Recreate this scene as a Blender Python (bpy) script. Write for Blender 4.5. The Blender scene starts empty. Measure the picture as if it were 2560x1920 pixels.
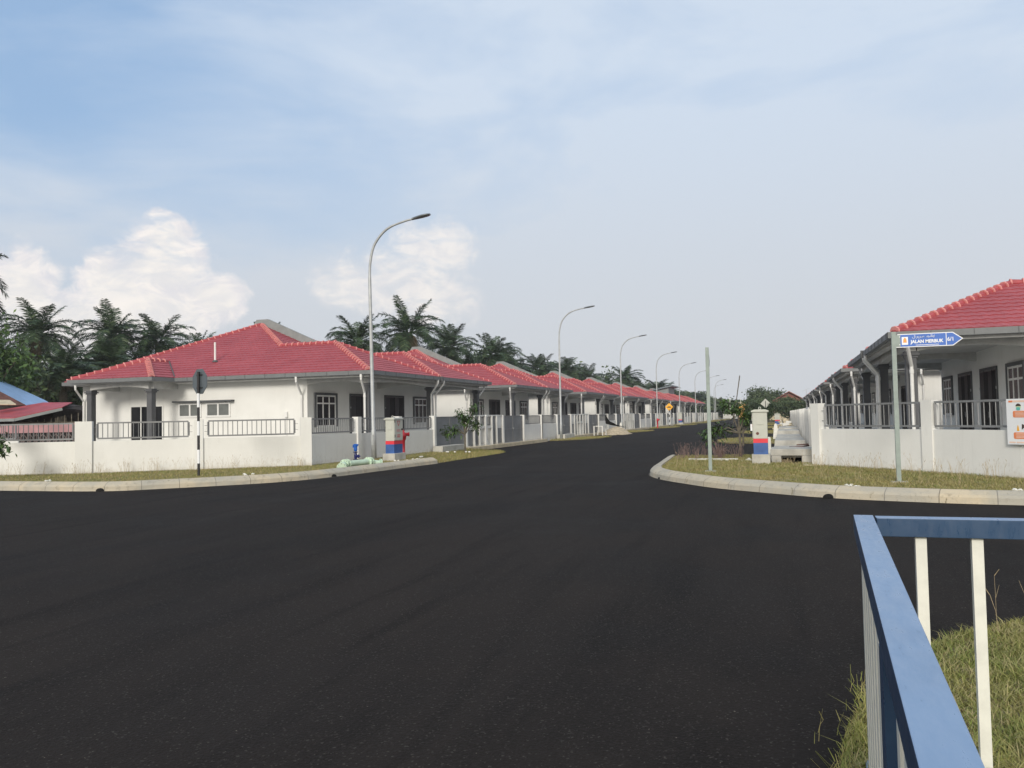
import bpy, math, random
import numpy as np
from mathutils import Vector, Matrix
R = math.radians
random.seed(7); rng = np.random.default_rng(7)
S = bpy.context.scene
COL = S.collection

# ------------------------------------------------------------------ camera
EYE = 1.7
YAW, PITCH, ROLL = R(18.2), R(2.3), R(1.15)
fw = Vector((-math.sin(YAW)*math.cos(PITCH), math.cos(YAW)*math.cos(PITCH), math.sin(PITCH)))
rt = Vector((math.cos(YAW), math.sin(YAW), 0)); up = rt.cross(fw)
r2 = rt*math.cos(ROLL) - up*math.sin(ROLL); u2 = up*math.cos(ROLL) + rt*math.sin(ROLL)
cd = bpy.data.cameras.new('camera'); cam = bpy.data.objects.new('camera', cd); COL.objects.link(cam)
cam.matrix_world = Matrix(((r2.x,u2.x,-fw.x,0),(r2.y,u2.y,-fw.y,0),(r2.z,u2.z,-fw.z,EYE),(0,0,0,1)))
cd.sensor_width = 36; cd.lens = 36*2070/2560; cd.clip_start = .05; cd.clip_end = 6000
S.camera = cam
S.view_settings.view_transform = 'Standard'; S.view_settings.look = 'None'
S.view_settings.gamma = 1; S.view_settings.exposure = EXPO = 0.30

# ------------------------------------------------------------------ sky and sun
SUN_EL, SUN_AZ = R(23), R(176)        # low hazy sun behind the camera
w = bpy.data.worlds.new('World'); S.world = w; w.use_nodes = True
nt = w.node_tree; N = nt.nodes; L = nt.links; N.clear()
class G:
    def __init__(s, nt): s.n = nt.nodes; s.l = nt.links
    def lk(s, v, inp):
        if hasattr(v, 'is_output'): s.l.new(v, inp)
        else: inp.default_value = v
    def m(s, op, a, b=0.0, c=0.0, clamp=False):
        n = s.n.new('ShaderNodeMath'); n.operation = op; n.use_clamp = clamp
        s.lk(a, n.inputs[0]); s.lk(b, n.inputs[1]); s.lk(c, n.inputs[2]); return n.outputs[0]
    def mix(s, f, a, b, mode='MIX'):
        n = s.n.new('ShaderNodeMix'); n.data_type = 'RGBA'; n.blend_type = mode
        s.lk(f, n.inputs[0])
        for v, i in ((a, 6), (b, 7)):
            if isinstance(v, tuple): n.inputs[i].default_value = v if len(v) == 4 else (*v, 1)
            else: s.l.new(v, n.inputs[i])
        return n.outputs[2]
    def noise(s, vec, sc, det=4, rough=.5, dist=0):
        n = s.n.new('ShaderNodeTexNoise'); s.l.new(vec, n.inputs['Vector'])
        n.inputs['Scale'].default_value = sc; n.inputs['Detail'].default_value = det
        n.inputs['Roughness'].default_value = rough; n.inputs['Distortion'].default_value = dist
        return n.outputs['Fac']
    def maprange(s, v, a, b, c=0.0, d=1.0, smooth=True):
        n = s.n.new('ShaderNodeMapRange'); n.interpolation_type = 'SMOOTHSTEP' if smooth else 'LINEAR'
        s.l.new(v, n.inputs[0])
        for i, q in enumerate((a, b, c, d)): n.inputs[i+1].default_value = q
        return n.outputs[0]
    def comb(s, x, y, z):
        n = s.n.new('ShaderNodeCombineXYZ')
        for i, v in enumerate((x, y, z)): s.lk(v, n.inputs[i])
        return n.outputs[0]
    def scale(s, vec, sc):
        n = s.n.new('ShaderNodeMapping'); s.l.new(vec, n.inputs['Vector']); n.inputs['Scale'].default_value = sc
        return n.outputs[0]
g = G(nt)
out = N.new('ShaderNodeOutputWorld'); bg = N.new('ShaderNodeBackground'); L.new(bg.outputs[0], out.inputs[0])
sky = N.new('ShaderNodeTexSky'); sky.sky_type = 'NISHITA'; sky.sun_disc = False
sky.sun_elevation = SUN_EL; sky.sun_rotation = SUN_AZ; sky.air_density = 1.3; sky.dust_density = 2.5; sky.ozone_density = 2.0
tc = N.new('ShaderNodeTexCoord'); sep = N.new('ShaderNodeSeparateXYZ'); L.new(tc.outputs['Generated'], sep.inputs[0])
dx, dy, dz = sep.outputs
az = g.m('ARCTAN2', dx, dy); el = g.m('ARCSINE', dz)
ae = g.comb(az, el, 0.0)
# high thin veil, drawn out sideways, thicker to the north-east
veil = g.noise(g.scale(ae, (1.6, 4.2, 1)), 1.5, 7, .55, .35)
veil2 = g.noise(g.scale(ae, (3.0, 11, 1)), 2.2, 6, .6, .4)
side = g.maprange(az, -0.95, -0.05, 0.0, 1.0)
low = g.maprange(el, 0.42, 0.03, 0.0, 1.0)
vf = g.m('ADD', g.m('MULTIPLY', g.maprange(veil, .36, .72), .60), g.m('MULTIPLY', side, .70))
vf = g.m('ADD', vf, g.m('MULTIPLY', low, .55)); vf = g.m('ADD', vf, g.m('MULTIPLY', g.m('SUBTRACT', veil2, .5), .22))
back = g.maprange(dy, 0.2, -0.5, 0.0, 1.0)
vf = g.m('ADD', vf, g.m('MULTIPLY', back, .5))
vf = g.m('MINIMUM', g.m('MAXIMUM', vf, .10), .93)
blue = g.mix(.62, sky.outputs[0], (2.75, 4.4, 7.0))
veilc = g.mix(g.maprange(el, .03, .42), (5.35, 5.5, 5.75), (5.35, 6.1, 7.1))
veilc = g.mix(back, veilc, (8.2, 7.7, 7.0))
colr = g.mix(vf, blue, veilc)
# cumulus banks low in the north-west
def blob(a0, e0, ra, re):
    a = g.m('DIVIDE', g.m('SUBTRACT', az, a0), ra); e = g.m('DIVIDE', g.m('SUBTRACT', el, e0), re)
    return g.m('SUBTRACT', 1.0, g.m('SQRT', g.m('ADD', g.m('MULTIPLY', a, a), g.m('MULTIPLY', e, e))))
def union(bl):
    o = blob(*bl[0])
    for b in bl[1:]: o = g.m('MAXIMUM', o, blob(*b))
    return o
BL = [(-.853,.130,.055,.062),(-.90,.125,.06,.07),(-.96,.14,.07,.08),(-.81,.11,.06,.05),(-.72,.175,.062,.05),(-.715,.205,.042,.034),(-.765,.15,.05,.045),(-.66,.142,.042,.034),(-.73,.125,.09,.045)]
BR = [(-.465,.165,.10,.045),(-.41,.205,.062,.04),(-.505,.155,.06,.03),(-.42,.145,.075,.045)]
nb = g.noise(ae, 30, 8, .62, .5); ns = g.noise(g.scale(ae, (9, 26, 1)), 2.4, 5, .55, .5)
cl = g.m('ADD', union(BL), g.m('MULTIPLY', g.m('SUBTRACT', nb, .5), 1.1))
cr = g.m('ADD', union(BR), g.m('MULTIPLY', g.m('SUBTRACT', nb, .5), 1.3))
ml = g.maprange(cl, -.02, .30); mr = g.maprange(cr, .0, .5)
streak = g.maprange(ns, .42, .66)
ml = g.m('MULTIPLY', ml, g.m('SUBTRACT', 1.0, g.m('MULTIPLY', streak, g.maprange(el, .15, .21, .15, .75))))
mr = g.m('MULTIPLY', mr, g.m('SUBTRACT', .85, g.m('MULTIPLY', streak, .55)))
fade = g.maprange(el, .03, .135, .25, 1.0)
ml = g.m('MULTIPLY', ml, fade); mr = g.m('MULTIPLY', mr, fade)
inner = g.noise(g.scale(ae, (1, 1.7, 1)), 21, 7, .62, .8)
cc = g.mix(g.maprange(inner, .38, .64), (6.5, 6.35, 6.6), (8.5, 7.9, 7.45))
cc = g.mix(g.maprange(cl, .25, .75, 0, .35), cc, (7.9, 7.6, 6.9))
colr = g.mix(g.m('MULTIPLY', ml, .88), colr, cc)
colr = g.mix(g.m('MULTIPLY', mr, .80), colr, g.mix(.3, cc, (8.0, 7.5, 6.8)))
L.new(colr, bg.inputs[0]); bg.inputs[1].default_value = .1
sl = bpy.data.lights.new('sun', 'SUN'); sl.energy = 2.0; sl.angle = R(16); sl.color = (1, .94, .845)
sun = bpy.data.objects.new('sun', sl); COL.objects.link(sun)
sd = Vector((math.sin(SUN_AZ)*math.cos(SUN_EL), math.cos(SUN_AZ)*math.cos(SUN_EL), math.sin(SUN_EL)))
sun.rotation_euler = (-sd).to_track_quat('-Z', 'Y').to_euler()

# ------------------------------------------------------------------ materials
def mat(name, col, rough=.7, metal=0, var=.10, scale=3.0, bump=0, bscale=60, spec=.5, build=None, detail=5):
    m = bpy.data.materials.new(name); m.use_nodes = True
    t = m.node_tree; b = t.nodes['Principled BSDF']; gg = G(t)
    tcn = t.nodes.new('ShaderNodeTexCoord'); ob = tcn.outputs['Object']
    b.inputs['Roughness'].default_value = rough; b.inputs['Metallic'].default_value = metal
    b.inputs['Specular IOR Level'].default_value = spec
    c = (*col, 1)
    if build: build(gg, t, b, ob, tcn)
    else:
        n1 = gg.noise(ob, scale, detail, .6)
        lo = tuple(x*(1-var) for x in col); hi = tuple(min(1, x*(1+var)) for x in col)
        t.links.new(gg.mix(gg.maprange(n1, .3, .7), lo, hi), b.inputs['Base Color'])
    if bump:
        bn = t.nodes.new('ShaderNodeBump'); bn.inputs['Strength'].default_value = bump; bn.inputs['Distance'].default_value = .02
        t.links.new(gg.noise(ob, bscale, 4, .6), bn.inputs['Height']); t.links.new(bn.outputs[0], b.inputs['Normal'])
    return m
def b_wall(gg, t, b, ob, tcn):            # painted plaster with rain marks and mud splash near the ground
    geo = t.nodes.new('ShaderNodeNewGeometry')
    s2 = t.nodes.new('ShaderNodeSeparateXYZ'); t.links.new(geo.outputs['Position'], s2.inputs[0])
    z = s2.outputs[2]
    p = geo.outputs['Position']
    n1 = gg.noise(p, .7, 5, .6); n2 = gg.noise(gg.scale(p, (3, 3, .35)), 2.0, 6, .65)
    base = gg.mix(gg.maprange(n1, .3, .7), (.695,.695,.665), (.75,.75,.722))
    base = gg.mix(gg.maprange(n2, .50, .78, 0, .14), base, (.40,.40,.37))
    spl = gg.m('MULTIPLY', gg.maprange(z, .75, .1, 0, 1), gg.maprange(gg.noise(gg.scale(p,(1,1,.6)), 9, 6, .7), .50, .68, 0, .42))
    base = gg.mix(spl, base, (.34,.29,.21))
    foot = gg.m('MULTIPLY', gg.maprange(z, .34, .14, 0, 1), gg.maprange(gg.noise(p, 2.0, 5, .7), .35, .6, 0, .5))
    t.links.new(gg.mix(foot, base, (.42,.36,.25)), b.inputs['Base Color'])
def b_asphalt(gg, t, b, ob, tcn):
    n0 = gg.noise(gg.scale(ob, (.30, .06, 1)), 1.5, 5, .6, .6); n1 = gg.noise(ob, .35, 6, .6)
    n3 = gg.noise(gg.scale(ob, (1.1, .10, 1)), 2.0, 4, .6)
    v = t.nodes.new('ShaderNodeTexVoronoi'); v.inputs['Scale'].default_value = 95; t.links.new(ob, v.inputs['Vector'])
    cs = t.nodes.new('ShaderNodeSeparateXYZ'); t.links.new(v.outputs['Color'], cs.inputs[0])
    c = gg.mix(gg.maprange(n0, .3, .7), (.0088,.0070,.0060), (.0205,.0165,.0143))
    c = gg.mix(gg.maprange(n1, .40, .62, 0, .6), c, (.0290,.0238,.0212))
    c = gg.mix(gg.maprange(n3, .48, .70, 0, .55), c, (.0068,.0056,.0051))
    c = gg.mix(gg.maprange(cs.outputs[0], .55, 1.0, 0, .55, smooth=False), c, (.030,.026,.0235))
    c = gg.mix(gg.maprange(cs.outputs[1], .955, .985, 0, .6), c, (.085,.078,.068))
    c = gg.mix(gg.maprange(gg.noise(ob, 38, 2, .5), .735, .77, 0, .85), c, (.24,.21,.17))
    t.links.new(c, b.inputs['Base Color'])
    t.links.new(gg.maprange(n1, .3, .7, .80, .95), b.inputs['Roughness'])
    bn = t.nodes.new('ShaderNodeBump'); bn.inputs['Strength'].default_value = .8; bn.inputs['Distance'].default_value = .012
    t.links.new(gg.m('ADD', cs.outputs[2], gg.noise(ob, 45, 3, .6)), bn.inputs['Height']); t.links.new(bn.outputs[0], b.inputs['Normal'])
def b_kerb(gg, t, b, ob, tcn):
    n1 = gg.noise(ob, .9, 5, .65, .4); n2 = gg.noise(ob, 7, 6, .7)
    c = gg.mix(gg.maprange(n1, .35, .65), (.40,.375,.305), (.54,.465,.335))
    c = gg.mix(gg.maprange(n2, .52, .72, 0, .65), c, (.22,.19,.14))
    uv = t.nodes.new('ShaderNodeSeparateXYZ'); t.links.new(tcn.outputs['UV'], uv.inputs[0])
    fr = gg.m('FRACT', gg.m('DIVIDE', uv.outputs[0], .92))
    j = gg.m('LESS_THAN', fr, .018)
    c = gg.mix(gg.m('MULTIPLY', j, .8), c, (.10,.09,.075))
    cell = t.nodes.new('ShaderNodeTexWhiteNoise'); cell.noise_dimensions = '1D'
    t.links.new(gg.m('FLOOR', gg.m('DIVIDE', uv.outputs[0], .92)), cell.inputs['W'])
    c = gg.mix(gg.m('MULTIPLY', cell.outputs[0], .35), c, (.34,.34,.32))
    # roots and dry vines hanging over the face
    vein = gg.noise(gg.scale(ob, (6, 6, 1.2)), 1.3, 7, .75, 1.2)
    c = gg.mix(gg.maprange(vein, .60, .66, 0, .75), c, (.12,.10,.055))
    t.links.new(c, b.inputs['Base Color'])
def b_leaf(c1, c2, c3):
    def f(gg, t, b, ob, tcn):
        geo = t.nodes.new('ShaderNodeNewGeometry')
        r = geo.outputs['Random Per Island']
        c = gg.mix(gg.maprange(r, .0, .65, smooth=False), c1, c2)
        c = gg.mix(gg.maprange(r, .72, 1.0, smooth=False), c, c3)
        n = gg.noise(geo.outputs['Position'], .45, 3, .5)
        c = gg.mix(gg.maprange(n, .35, .65, 0, .45), c, c1)
        t.links.new(c, b.inputs['Base Color'])
        b.inputs['Transmission Weight'].default_value = 0
        b.inputs['Subsurface Weight'].default_value = 0
    return f
def b_grass(c1, c2, c3, c4):
    def f(gg, t, b, ob, tcn):
        geo = t.nodes.new('ShaderNodeNewGeometry')
        r = geo.outputs['Random Per Island']; p = geo.outputs['Position']
        n = gg.noise(p, .9, 5, .6); n2 = gg.noise(p, 4.5, 3, .6)
        a = gg.mix(gg.maprange(n, .35, .62), c1, c2); d = gg.mix(gg.maprange(n2, .4, .65), c3, c4)
        c = gg.mix(gg.maprange(r, .25, .85, smooth=False), a, d)
        t.links.new(c, b.inputs['Base Color'])
    return f
def b_roof(gg, t, b, ob, tcn):
    n1 = gg.noise(ob, .8, 5, .6); n2 = gg.noise(ob, 9, 4, .6)
    c = gg.mix(gg.maprange(n1, .3, .7), (.31,.061,.072), (.37,.078,.090))
    v = t.nodes.new('ShaderNodeTexVoronoi'); v.inputs['Scale'].default_value = 3.2; t.links.new(ob, v.inputs['Vector'])
    cs = t.nodes.new('ShaderNodeSeparateXYZ'); t.links.new(v.outputs['Color'], cs.inputs[0])
    c = gg.mix(gg.maprange(cs.outputs[0], .3, 1, 0, .35, smooth=False), c, (.26,.045,.052))
    c = gg.mix(gg.maprange(n2, .55, .75, 0, .4), c, (.24,.046,.055))
    t.links.new(c, b.inputs['Base Color'])
def b_rail(c1, c2):
    def f(gg, t, b, ob, tcn):
        n1 = gg.noise(ob, 2.0, 6, .6, .5); n2 = gg.noise(gg.scale(ob, (30, 7, 10)), 1.0, 7, .7)
        c = gg.mix(gg.maprange(n1, .35, .65), c1, c2)
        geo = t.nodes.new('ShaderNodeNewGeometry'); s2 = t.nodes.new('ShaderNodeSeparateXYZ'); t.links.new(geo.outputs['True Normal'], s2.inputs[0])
        upface = gg.m('MULTIPLY', gg.m('GREATER_THAN', s2.outputs[2], .9), gg.maprange(gg.noise(ob, 1.3, 5, .6), .3, .6, .75, .95))   # faces pointing up get a paler blue
        c = gg.mix(upface, c, (.205,.325,.51))
        c = gg.mix(gg.maprange(n2, .60, .70, 0, .5), c, (.05,.07,.12))
        c = gg.mix(gg.maprange(gg.noise(ob, 25, 5, .8), .66, .74, 0, .7), c, (.20,.13,.07))
        t.links.new(c, b.inputs['Base Color'])
        t.links.new(gg.maprange(n2, .3, .7, .25, .45), b.inputs['Roughness'])
    return f
M = dict(
 wall = mat('plaster_wall', (.6,.6,.56), .85, build=b_wall, bump=.12, bscale=90),
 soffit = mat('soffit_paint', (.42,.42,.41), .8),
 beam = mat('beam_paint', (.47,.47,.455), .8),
 gutter = mat('gutter_grey', (.15,.158,.163), .55, var=.08),
 roof = mat('red_roof_tile', (.4,.07,.09), .5, build=b_roof, spec=.35),
 cap = mat('ridge_tile', (.37,.062,.070), .5, var=.12),
 mortar = mat('ridge_mortar_pink', (.64,.27,.25), .7, var=.12),
 parapet = mat('parapet_grey', (.23,.25,.25), .8),
 column = mat('column_grey', (.085,.088,.095), .7, var=.08),
 frame = mat('window_surround_grey', (.085,.09,.095), .7),
 white = mat('white_upvc', (.72,.72,.70), .4, var=.03),
 pipe = mat('downpipe_white', (.70,.70,.68), .35, var=.05),
 glass = mat('dark_glass', (.012,.013,.016), .25, spec=.25, var=.3),
 door = mat('dark_door_grille', (.018,.018,.022), .35, var=.3),
 obscure = mat('obscure_glass', (.13,.14,.135), .45, var=.15, scale=2),
 rail = mat('grey_metal_railing', (.215,.22,.225), .45, metal=.2, var=.1),
 gate = mat('grey_gate_sheet', (.175,.185,.195), .5, metal=.1, var=.12, scale=1.2),
 concrete = mat('rough_concrete', (.43,.42,.38), .9, var=.18, scale=2.5, bump=.4, bscale=40),
 apron = mat('yellowed_concrete', (.50,.43,.30), .9, var=.2, scale=1.6, bump=.3, bscale=50),
 kerbm = mat('kerb_concrete', (.5,.45,.37), .9, build=b_kerb, bump=.5, bscale=35),
 asphalt = mat('new_asphalt', (.03,.03,.03), .85, build=b_asphalt, spec=.12),
 earth = mat('dry_earth', (.18,.15,.08), .95, var=.3, scale=6, bump=.5, bscale=30),
 grassbed = mat('short_turf', (.19,.165,.075), .95, var=.38, scale=9, bump=.6, bscale=50),
 grass = mat('verge_grass', (.1,.1,.03), .8, build=b_grass((.24,.22,.075),(.17,.205,.055),(.32,.26,.12),(.42,.35,.19)), spec=.2),
 grassn = mat('near_grass', (.1,.1,.03), .75, build=b_grass((.25,.255,.075),(.20,.25,.06),(.34,.31,.12),(.44,.37,.20)), spec=.25),
 straw = mat('dry_straw', (.36,.29,.18), .9, var=.3, scale=20),
 twig = mat('dry_purple_twigs', (.16,.11,.10), .9, var=.35, scale=20),
 galv = mat('galvanised_steel', (.42,.44,.445), .5, metal=.25, var=.1, scale=4),
 lampg = mat('lamp_head_grey', (.16,.17,.18), .4, metal=.4),
 green = mat('sage_post_paint', (.265,.32,.295), .5, var=.10, scale=4),
 sblue = mat('sign_blue', (.035,.135,.50), .35, var=.05),
 swhite = mat('sign_white', (.82,.84,.86), .4, var=.02),
 black = mat('black_paint', (.015,.015,.017), .45, var=.2),
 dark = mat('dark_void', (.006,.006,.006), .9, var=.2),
 yellow = mat('warning_yellow', (.85,.42,.02), .4, var=.04),
 red = mat('red_paint', (.50,.022,.035), .4, var=.12),
 redb = mat('band_red', (.66,.03,.05), .45, var=.1),
 blueb = mat('band_blue', (.035,.10,.30), .5, var=.15),
 beige = mat('feeder_pillar_grey', (.47,.48,.43), .5, var=.06),
 bluev = mat('valve_blue', (.012,.10,.42), .35, var=.15),
 bluen = mat('valve_navy', (.010,.015,.12), .4, var=.2),
 mint = mat('mint_primed_pipe', (.50,.64,.50), .6, var=.12, scale=5),
 signb = mat('sign_back_aluminium', (.12,.145,.165), .4, metal=.4, var=.06),
 orange = mat('poster_orange', (.80,.25,.10), .5, var=.04),
 peach = mat('poster_peach', (.85,.62,.50), .5, var=.04),
 skin = mat('poster_face', (.62,.72,.45), .5, var=.03),
 teal = mat('poster_teal', (.12,.50,.44), .5, var=.05),
 brown = mat('poster_brown', (.06,.04,.03), .5, var=.05),
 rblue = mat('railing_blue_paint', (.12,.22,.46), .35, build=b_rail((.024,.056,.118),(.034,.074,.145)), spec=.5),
 rcream = mat('railing_cream_paint', (.74,.74,.67), .4, var=.06, scale=12),
 palm = mat('palm_leaflets', (.06,.1,.05), .45, build=b_leaf((.020,.038,.019),(.044,.080,.035),(.12,.165,.075)), spec=.25),
 palmd = mat('palm_dead_fronds', (.12,.09,.05), .85, build=b_leaf((.07,.055,.035),(.12,.095,.055),(.18,.15,.09))),
 trunk = mat('bark', (.12,.105,.08), .95, var=.35, scale=8, bump=.6, bscale=18),
 leaf = mat('broad_leaves', (.06,.1,.03), .55, build=b_leaf((.024,.042,.020),(.050,.085,.032),(.095,.135,.05)), spec=.35),
 leafb = mat('bright_leaves', (.06,.1,.03), .5, build=b_leaf((.04,.075,.022),(.08,.15,.038),(.14,.22,.06)), spec=.4),
 leaff = mat('far_leaves', (.06,.1,.03), .7, build=b_leaf((.045,.070,.036),(.082,.115,.055),(.13,.165,.08)), spec=.2),
 zblue = mat('blue_zinc_sheet', (.26,.42,.66), .45, metal=.1, var=.12, scale=1.2),
 zred = mat('red_zinc_sheet', (.36,.055,.065), .5, var=.18, scale=1.5),
 zbrown = mat('rusty_zinc_sheet', (.12,.05,.04), .8, var=.35, scale=2),
 cream = mat('cream_panel', (.48,.42,.30), .7, var=.2),
 timber = mat('weathered_timber', (.030,.024,.022), .9, var=.5, scale=5, bump=.4, bscale=12),
 pink = mat('pink_wall_paint', (.38,.21,.22), .85, var=.15, scale=1.5),
 pinkg = mat('faded_pink_block', (.16,.13,.125), .9, var=.25, scale=3),
 gritty = mat('road_grit', (.075,.068,.058), .95, var=.45, scale=9, bump=.5, bscale=60),
 yard = mat('yard_concrete', (.30,.29,.27), .9, var=.12, scale=1.2),
 sand = mat('pale_sand', (.46,.38,.26), .95, var=.2, scale=3, bump=.4, bscale=20),
 yhouse = mat('yellow_wall', (.75,.42,.13), .8, var=.08),
 rhouse = mat('terracotta_gable', (.22,.09,.07), .8, var=.15),
 cwhite = mat('whitewashed_concrete', (.72,.71,.66), .7, var=.08, scale=8),
)
# stains of the street-side concrete differ a little per block through object coordinates

# ------------------------------------------------------------------ mesh helpers
class MB:
    def __init__(s): s.v = []; s.f = []; s.mi = []; s.uv = None; s.cur = 0
    def add(s, vs, fs):
        o = len(s.v); s.v.extend([tuple(q) for q in vs]); s.f.extend([tuple(i+o for i in f) for f in fs]); s.mi.extend([s.cur]*len(fs)); return s
    def box(s, x0, x1, y0, y1, z0, z1):
        v = [(x,y,z) for z in (z0,z1) for y in (y0,y1) for x in (x0,x1)]
        return s.add(v, [(0,2,3,1),(4,5,7,6),(0,1,5,4),(2,6,7,3),(0,4,6,2),(1,3,7,5)])
    def bar(s, a, b, w, h=None, upv=(0,0,1)):       # rectangular bar from a to b
        h = h or w; a = Vector(a); b = Vector(b); d = (b-a).normalized(); u = Vector(upv)
        if abs(d.dot(u)) > .95: u = Vector((0,1,0))
        r = d.cross(u).normalized(); u = r.cross(d).normalized()
        v = [p + r*sx*w/2 + u*sz*h/2 for p in (a,b) for sx,sz in ((-1,-1),(1,-1),(1,1),(-1,1))]
        return s.add(v, [(3,2,1,0),(4,5,6,7),(0,1,5,4),(1,2,6,5),(2,3,7,6),(3,0,4,7)])
    def tube(s, pts, rad, n=10, cap=True):
        pts = [Vector(p) for p in pts]; k = len(pts)
        rad = rad if isinstance(rad, (list,tuple)) else [rad]*k
        prev = None; vs = []
        for i, p in enumerate(pts):
            d = (pts[min(i+1,k-1)] - pts[max(i-1,0)])
            d = d.normalized() if d.length > 1e-9 else Vector((0,0,1))
            if prev is None: u = d.cross(Vector((1,0,0)) if abs(d.x) < .9 else Vector((0,1,0))).normalized()
            else: u = (prev - d*prev.dot(d)).normalized()
            prev = u; r = d.cross(u)
            for j in range(n):
                t = 2*math.pi*j/n; vs.append(p + (u*math.cos(t)+r*math.sin(t))*rad[i])
        fs = [(i*n+j, i*n+(j+1)%n, (i+1)*n+(j+1)%n, (i+1)*n+j) for i in range(k-1) for j in range(n)]
        if cap: fs += [tuple(range(n-1,-1,-1)), tuple((k-1)*n+j for j in range(n))]
        return s.add(vs, fs)
    def lathe(s, c, prof, n=16, axis=(0,0,1)):
        c = Vector(c); a = Vector(axis).normalized()
        return s.tube([c + a*h for h, r in prof], [max(r, 1e-4) for h, r in prof], n)
    def prism(s, poly, d, fixed='z'):   # polygon (list of 3D points, planar) extruded by vector d
        k = len(poly); p = [Vector(q) for q in poly]; d = Vector(d)
        vs = p + [q+d for q in p]
        return s.add(vs, [tuple(range(k-1,-1,-1)), tuple(range(k,2*k))] + [(i,(i+1)%k,(i+1)%k+k,i+k) for i in range(k)])
    def build(s, name, mats, parent=None, smooth=False, bevel=0):
        me = bpy.data.meshes.new(name); me.from_pydata(s.v, [], s.f)
        for m in (mats if isinstance(mats, (list,tuple)) else [mats]): me.materials.append(m)
        if any(s.mi): me.polygons.foreach_set('material_index', s.mi)
        if smooth: me.polygons.foreach_set('use_smooth', [True]*len(me.polygons))
        me.update()
        if s.uv is not None:
            l = me.uv_layers.new(name='UVMap'); idx = np.zeros(len(me.loops), dtype=int); me.loops.foreach_get('vertex_index', idx)
            l.data.foreach_set('uv', np.array(s.uv)[idx].ravel())
        o = bpy.data.objects.new(name, me); COL.objects.link(o)
        if parent: o.parent = parent
        if bevel:
            md = o.modifiers.new('bevel', 'BEVEL'); md.width = bevel; md.segments = 2; md.limit_method = 'ANGLE'
        return o
def npmesh(name, V, Fc, m, parent=None):
    me = bpy.data.meshes.new(name); nv = len(V); k = Fc.shape[1]
    me.vertices.add(nv); me.vertices.foreach_set('co', V.astype(np.float32).ravel())
    me.loops.add(Fc.size); me.loops.foreach_set('vertex_index', Fc.astype(np.int32).ravel())
    me.polygons.add(len(Fc)); me.polygons.foreach_set('loop_start', np.arange(0, Fc.size, k, dtype=np.int32))
    me.update(calc_edges=True); me.validate()
    me.materials.append(m)
    o = bpy.data.objects.new(name, me); COL.objects.link(o)
    if parent: o.parent = parent
    return o
def tag(o, label, cat, group=None):
    o['label'] = label; o['category'] = cat
    if group: o['group'] = group
    return o
def thing(name, label, cat, loc=(0,0,0), rz=0, group=None):
    o = bpy.data.objects.new(name, None); o.empty_display_size = .3; COL.objects.link(o)
    o.location = loc; o.rotation_euler = (0,0,rz); return tag(o, label, cat, group)
def struct(o, kind='structure'): o['kind'] = kind; return o
def dup(root, loc, rz, label, sc=None):
    def cp(o, par):
        c = o.copy(); COL.objects.link(c)
        if par: c.parent = par
        for ch in [q for q in KIDS.get(o.name, [])]: cp(ch, c)
        return c
    KIDS = {}
    def walk(o):
        KIDS[o.name] = list(o.children)
        for ch in o.children: walk(ch)
    walk(root); r = cp(root, None)
    r.location = loc; r.rotation_euler = (0,0,rz); r['label'] = label
    if sc: r.scale = sc
    return r
def smoothline(P, n=6):
    P = [np.array(p, float) for p in P]; out = []
    for i in range(len(P)-1):
        p0 = P[max(i-1,0)]; p1 = P[i]; p2 = P[i+1]; p3 = P[min(i+2,len(P)-1)]
        for k in range(n):
            t = k/n
            out.append(.5*((2*p1)+(-p0+p2)*t+(2*p0-5*p1+4*p2-p3)*t*t+(-p0+3*p1-3*p2+p3)*t**3))
    out.append(P[-1]); return out
NTH = ['nearest','second','third','fourth','fifth','sixth','seventh','farthest']

# ------------------------------------------------------------------ ground, road, kerbs, verges
g_ = MB(); g_.add([(-2500,-600,-.06),(2500,-600,-.06),(2500,3500,-.06),(-2500,3500,-.06)], [(0,1,2,3)])
struct(g_.build('ground', M['earth']))
r_ = MB()
def grid(mb, x0,x1,y0,y1,z,nx,ny):
    mb.add([(x0+(x1-x0)*i/nx, y0+(y1-y0)*j/ny, z) for j in range(ny+1) for i in range(nx+1)], [(j*(nx+1)+i, j*(nx+1)+i+1, (j+1)*(nx+1)+i+1, (j+1)*(nx+1)+i) for j in range(ny) for i in range(nx)])
grid(r_, -70, 70, -25, 27, 0, 20, 8); grid(r_, -15.62, .75, 27, 262, 0, 4, 30)
struct(r_.build('road', M['asphalt']))
def kerb(path, side, holes=()):
    P = smoothline(path, 5); P = [np.array(p[:2]) for p in P]
    prof = [(0,-.03),(.012,.05),(.02,.115),(.06,.16),(.20,.225),(.25,.235),(.33,.23),(.34,.05)]
    mb = MB(); mb.uv = []; vs = []; s = 0; n = len(P); inner = []
    for i, p in enumerate(P):
        d = P[min(i+1,n-1)]-P[max(i-1,0)]; d /= np.hypot(*d); nn = np.array([-d[1], d[0]])*side
        if i: s += np.hypot(*(P[i]-P[i-1]))
        for o, z in prof:
            j = (rng.random()-.5)*.008
            q = p + nn*(o + j); vs.append((q[0], q[1], z)); mb.uv.append((s, o))
        inner.append(p+nn*.33)
    k = len(prof)
    fs = [(i*k+j, (i+1)*k+j, (i+1)*k+j+1, i*k+j+1) for i in range(n-1) for j in range(k-1)] + [tuple(range(k)), tuple((n-1)*k+j for j in range(k-1,-1,-1))]
    if side < 0: fs = [f[::-1] for f in fs]
    mb.add(vs, fs)
    return mb, inner
KL = [(-60,16.9),(-40,16.9),(-26,16.95),(-20.17,16.95),(-16.9,17.05),(-15.6,17.95),(-13.75,20.0),(-13.05,22.36),(-12.78,26.4),(-12.6,29.1)]
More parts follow.
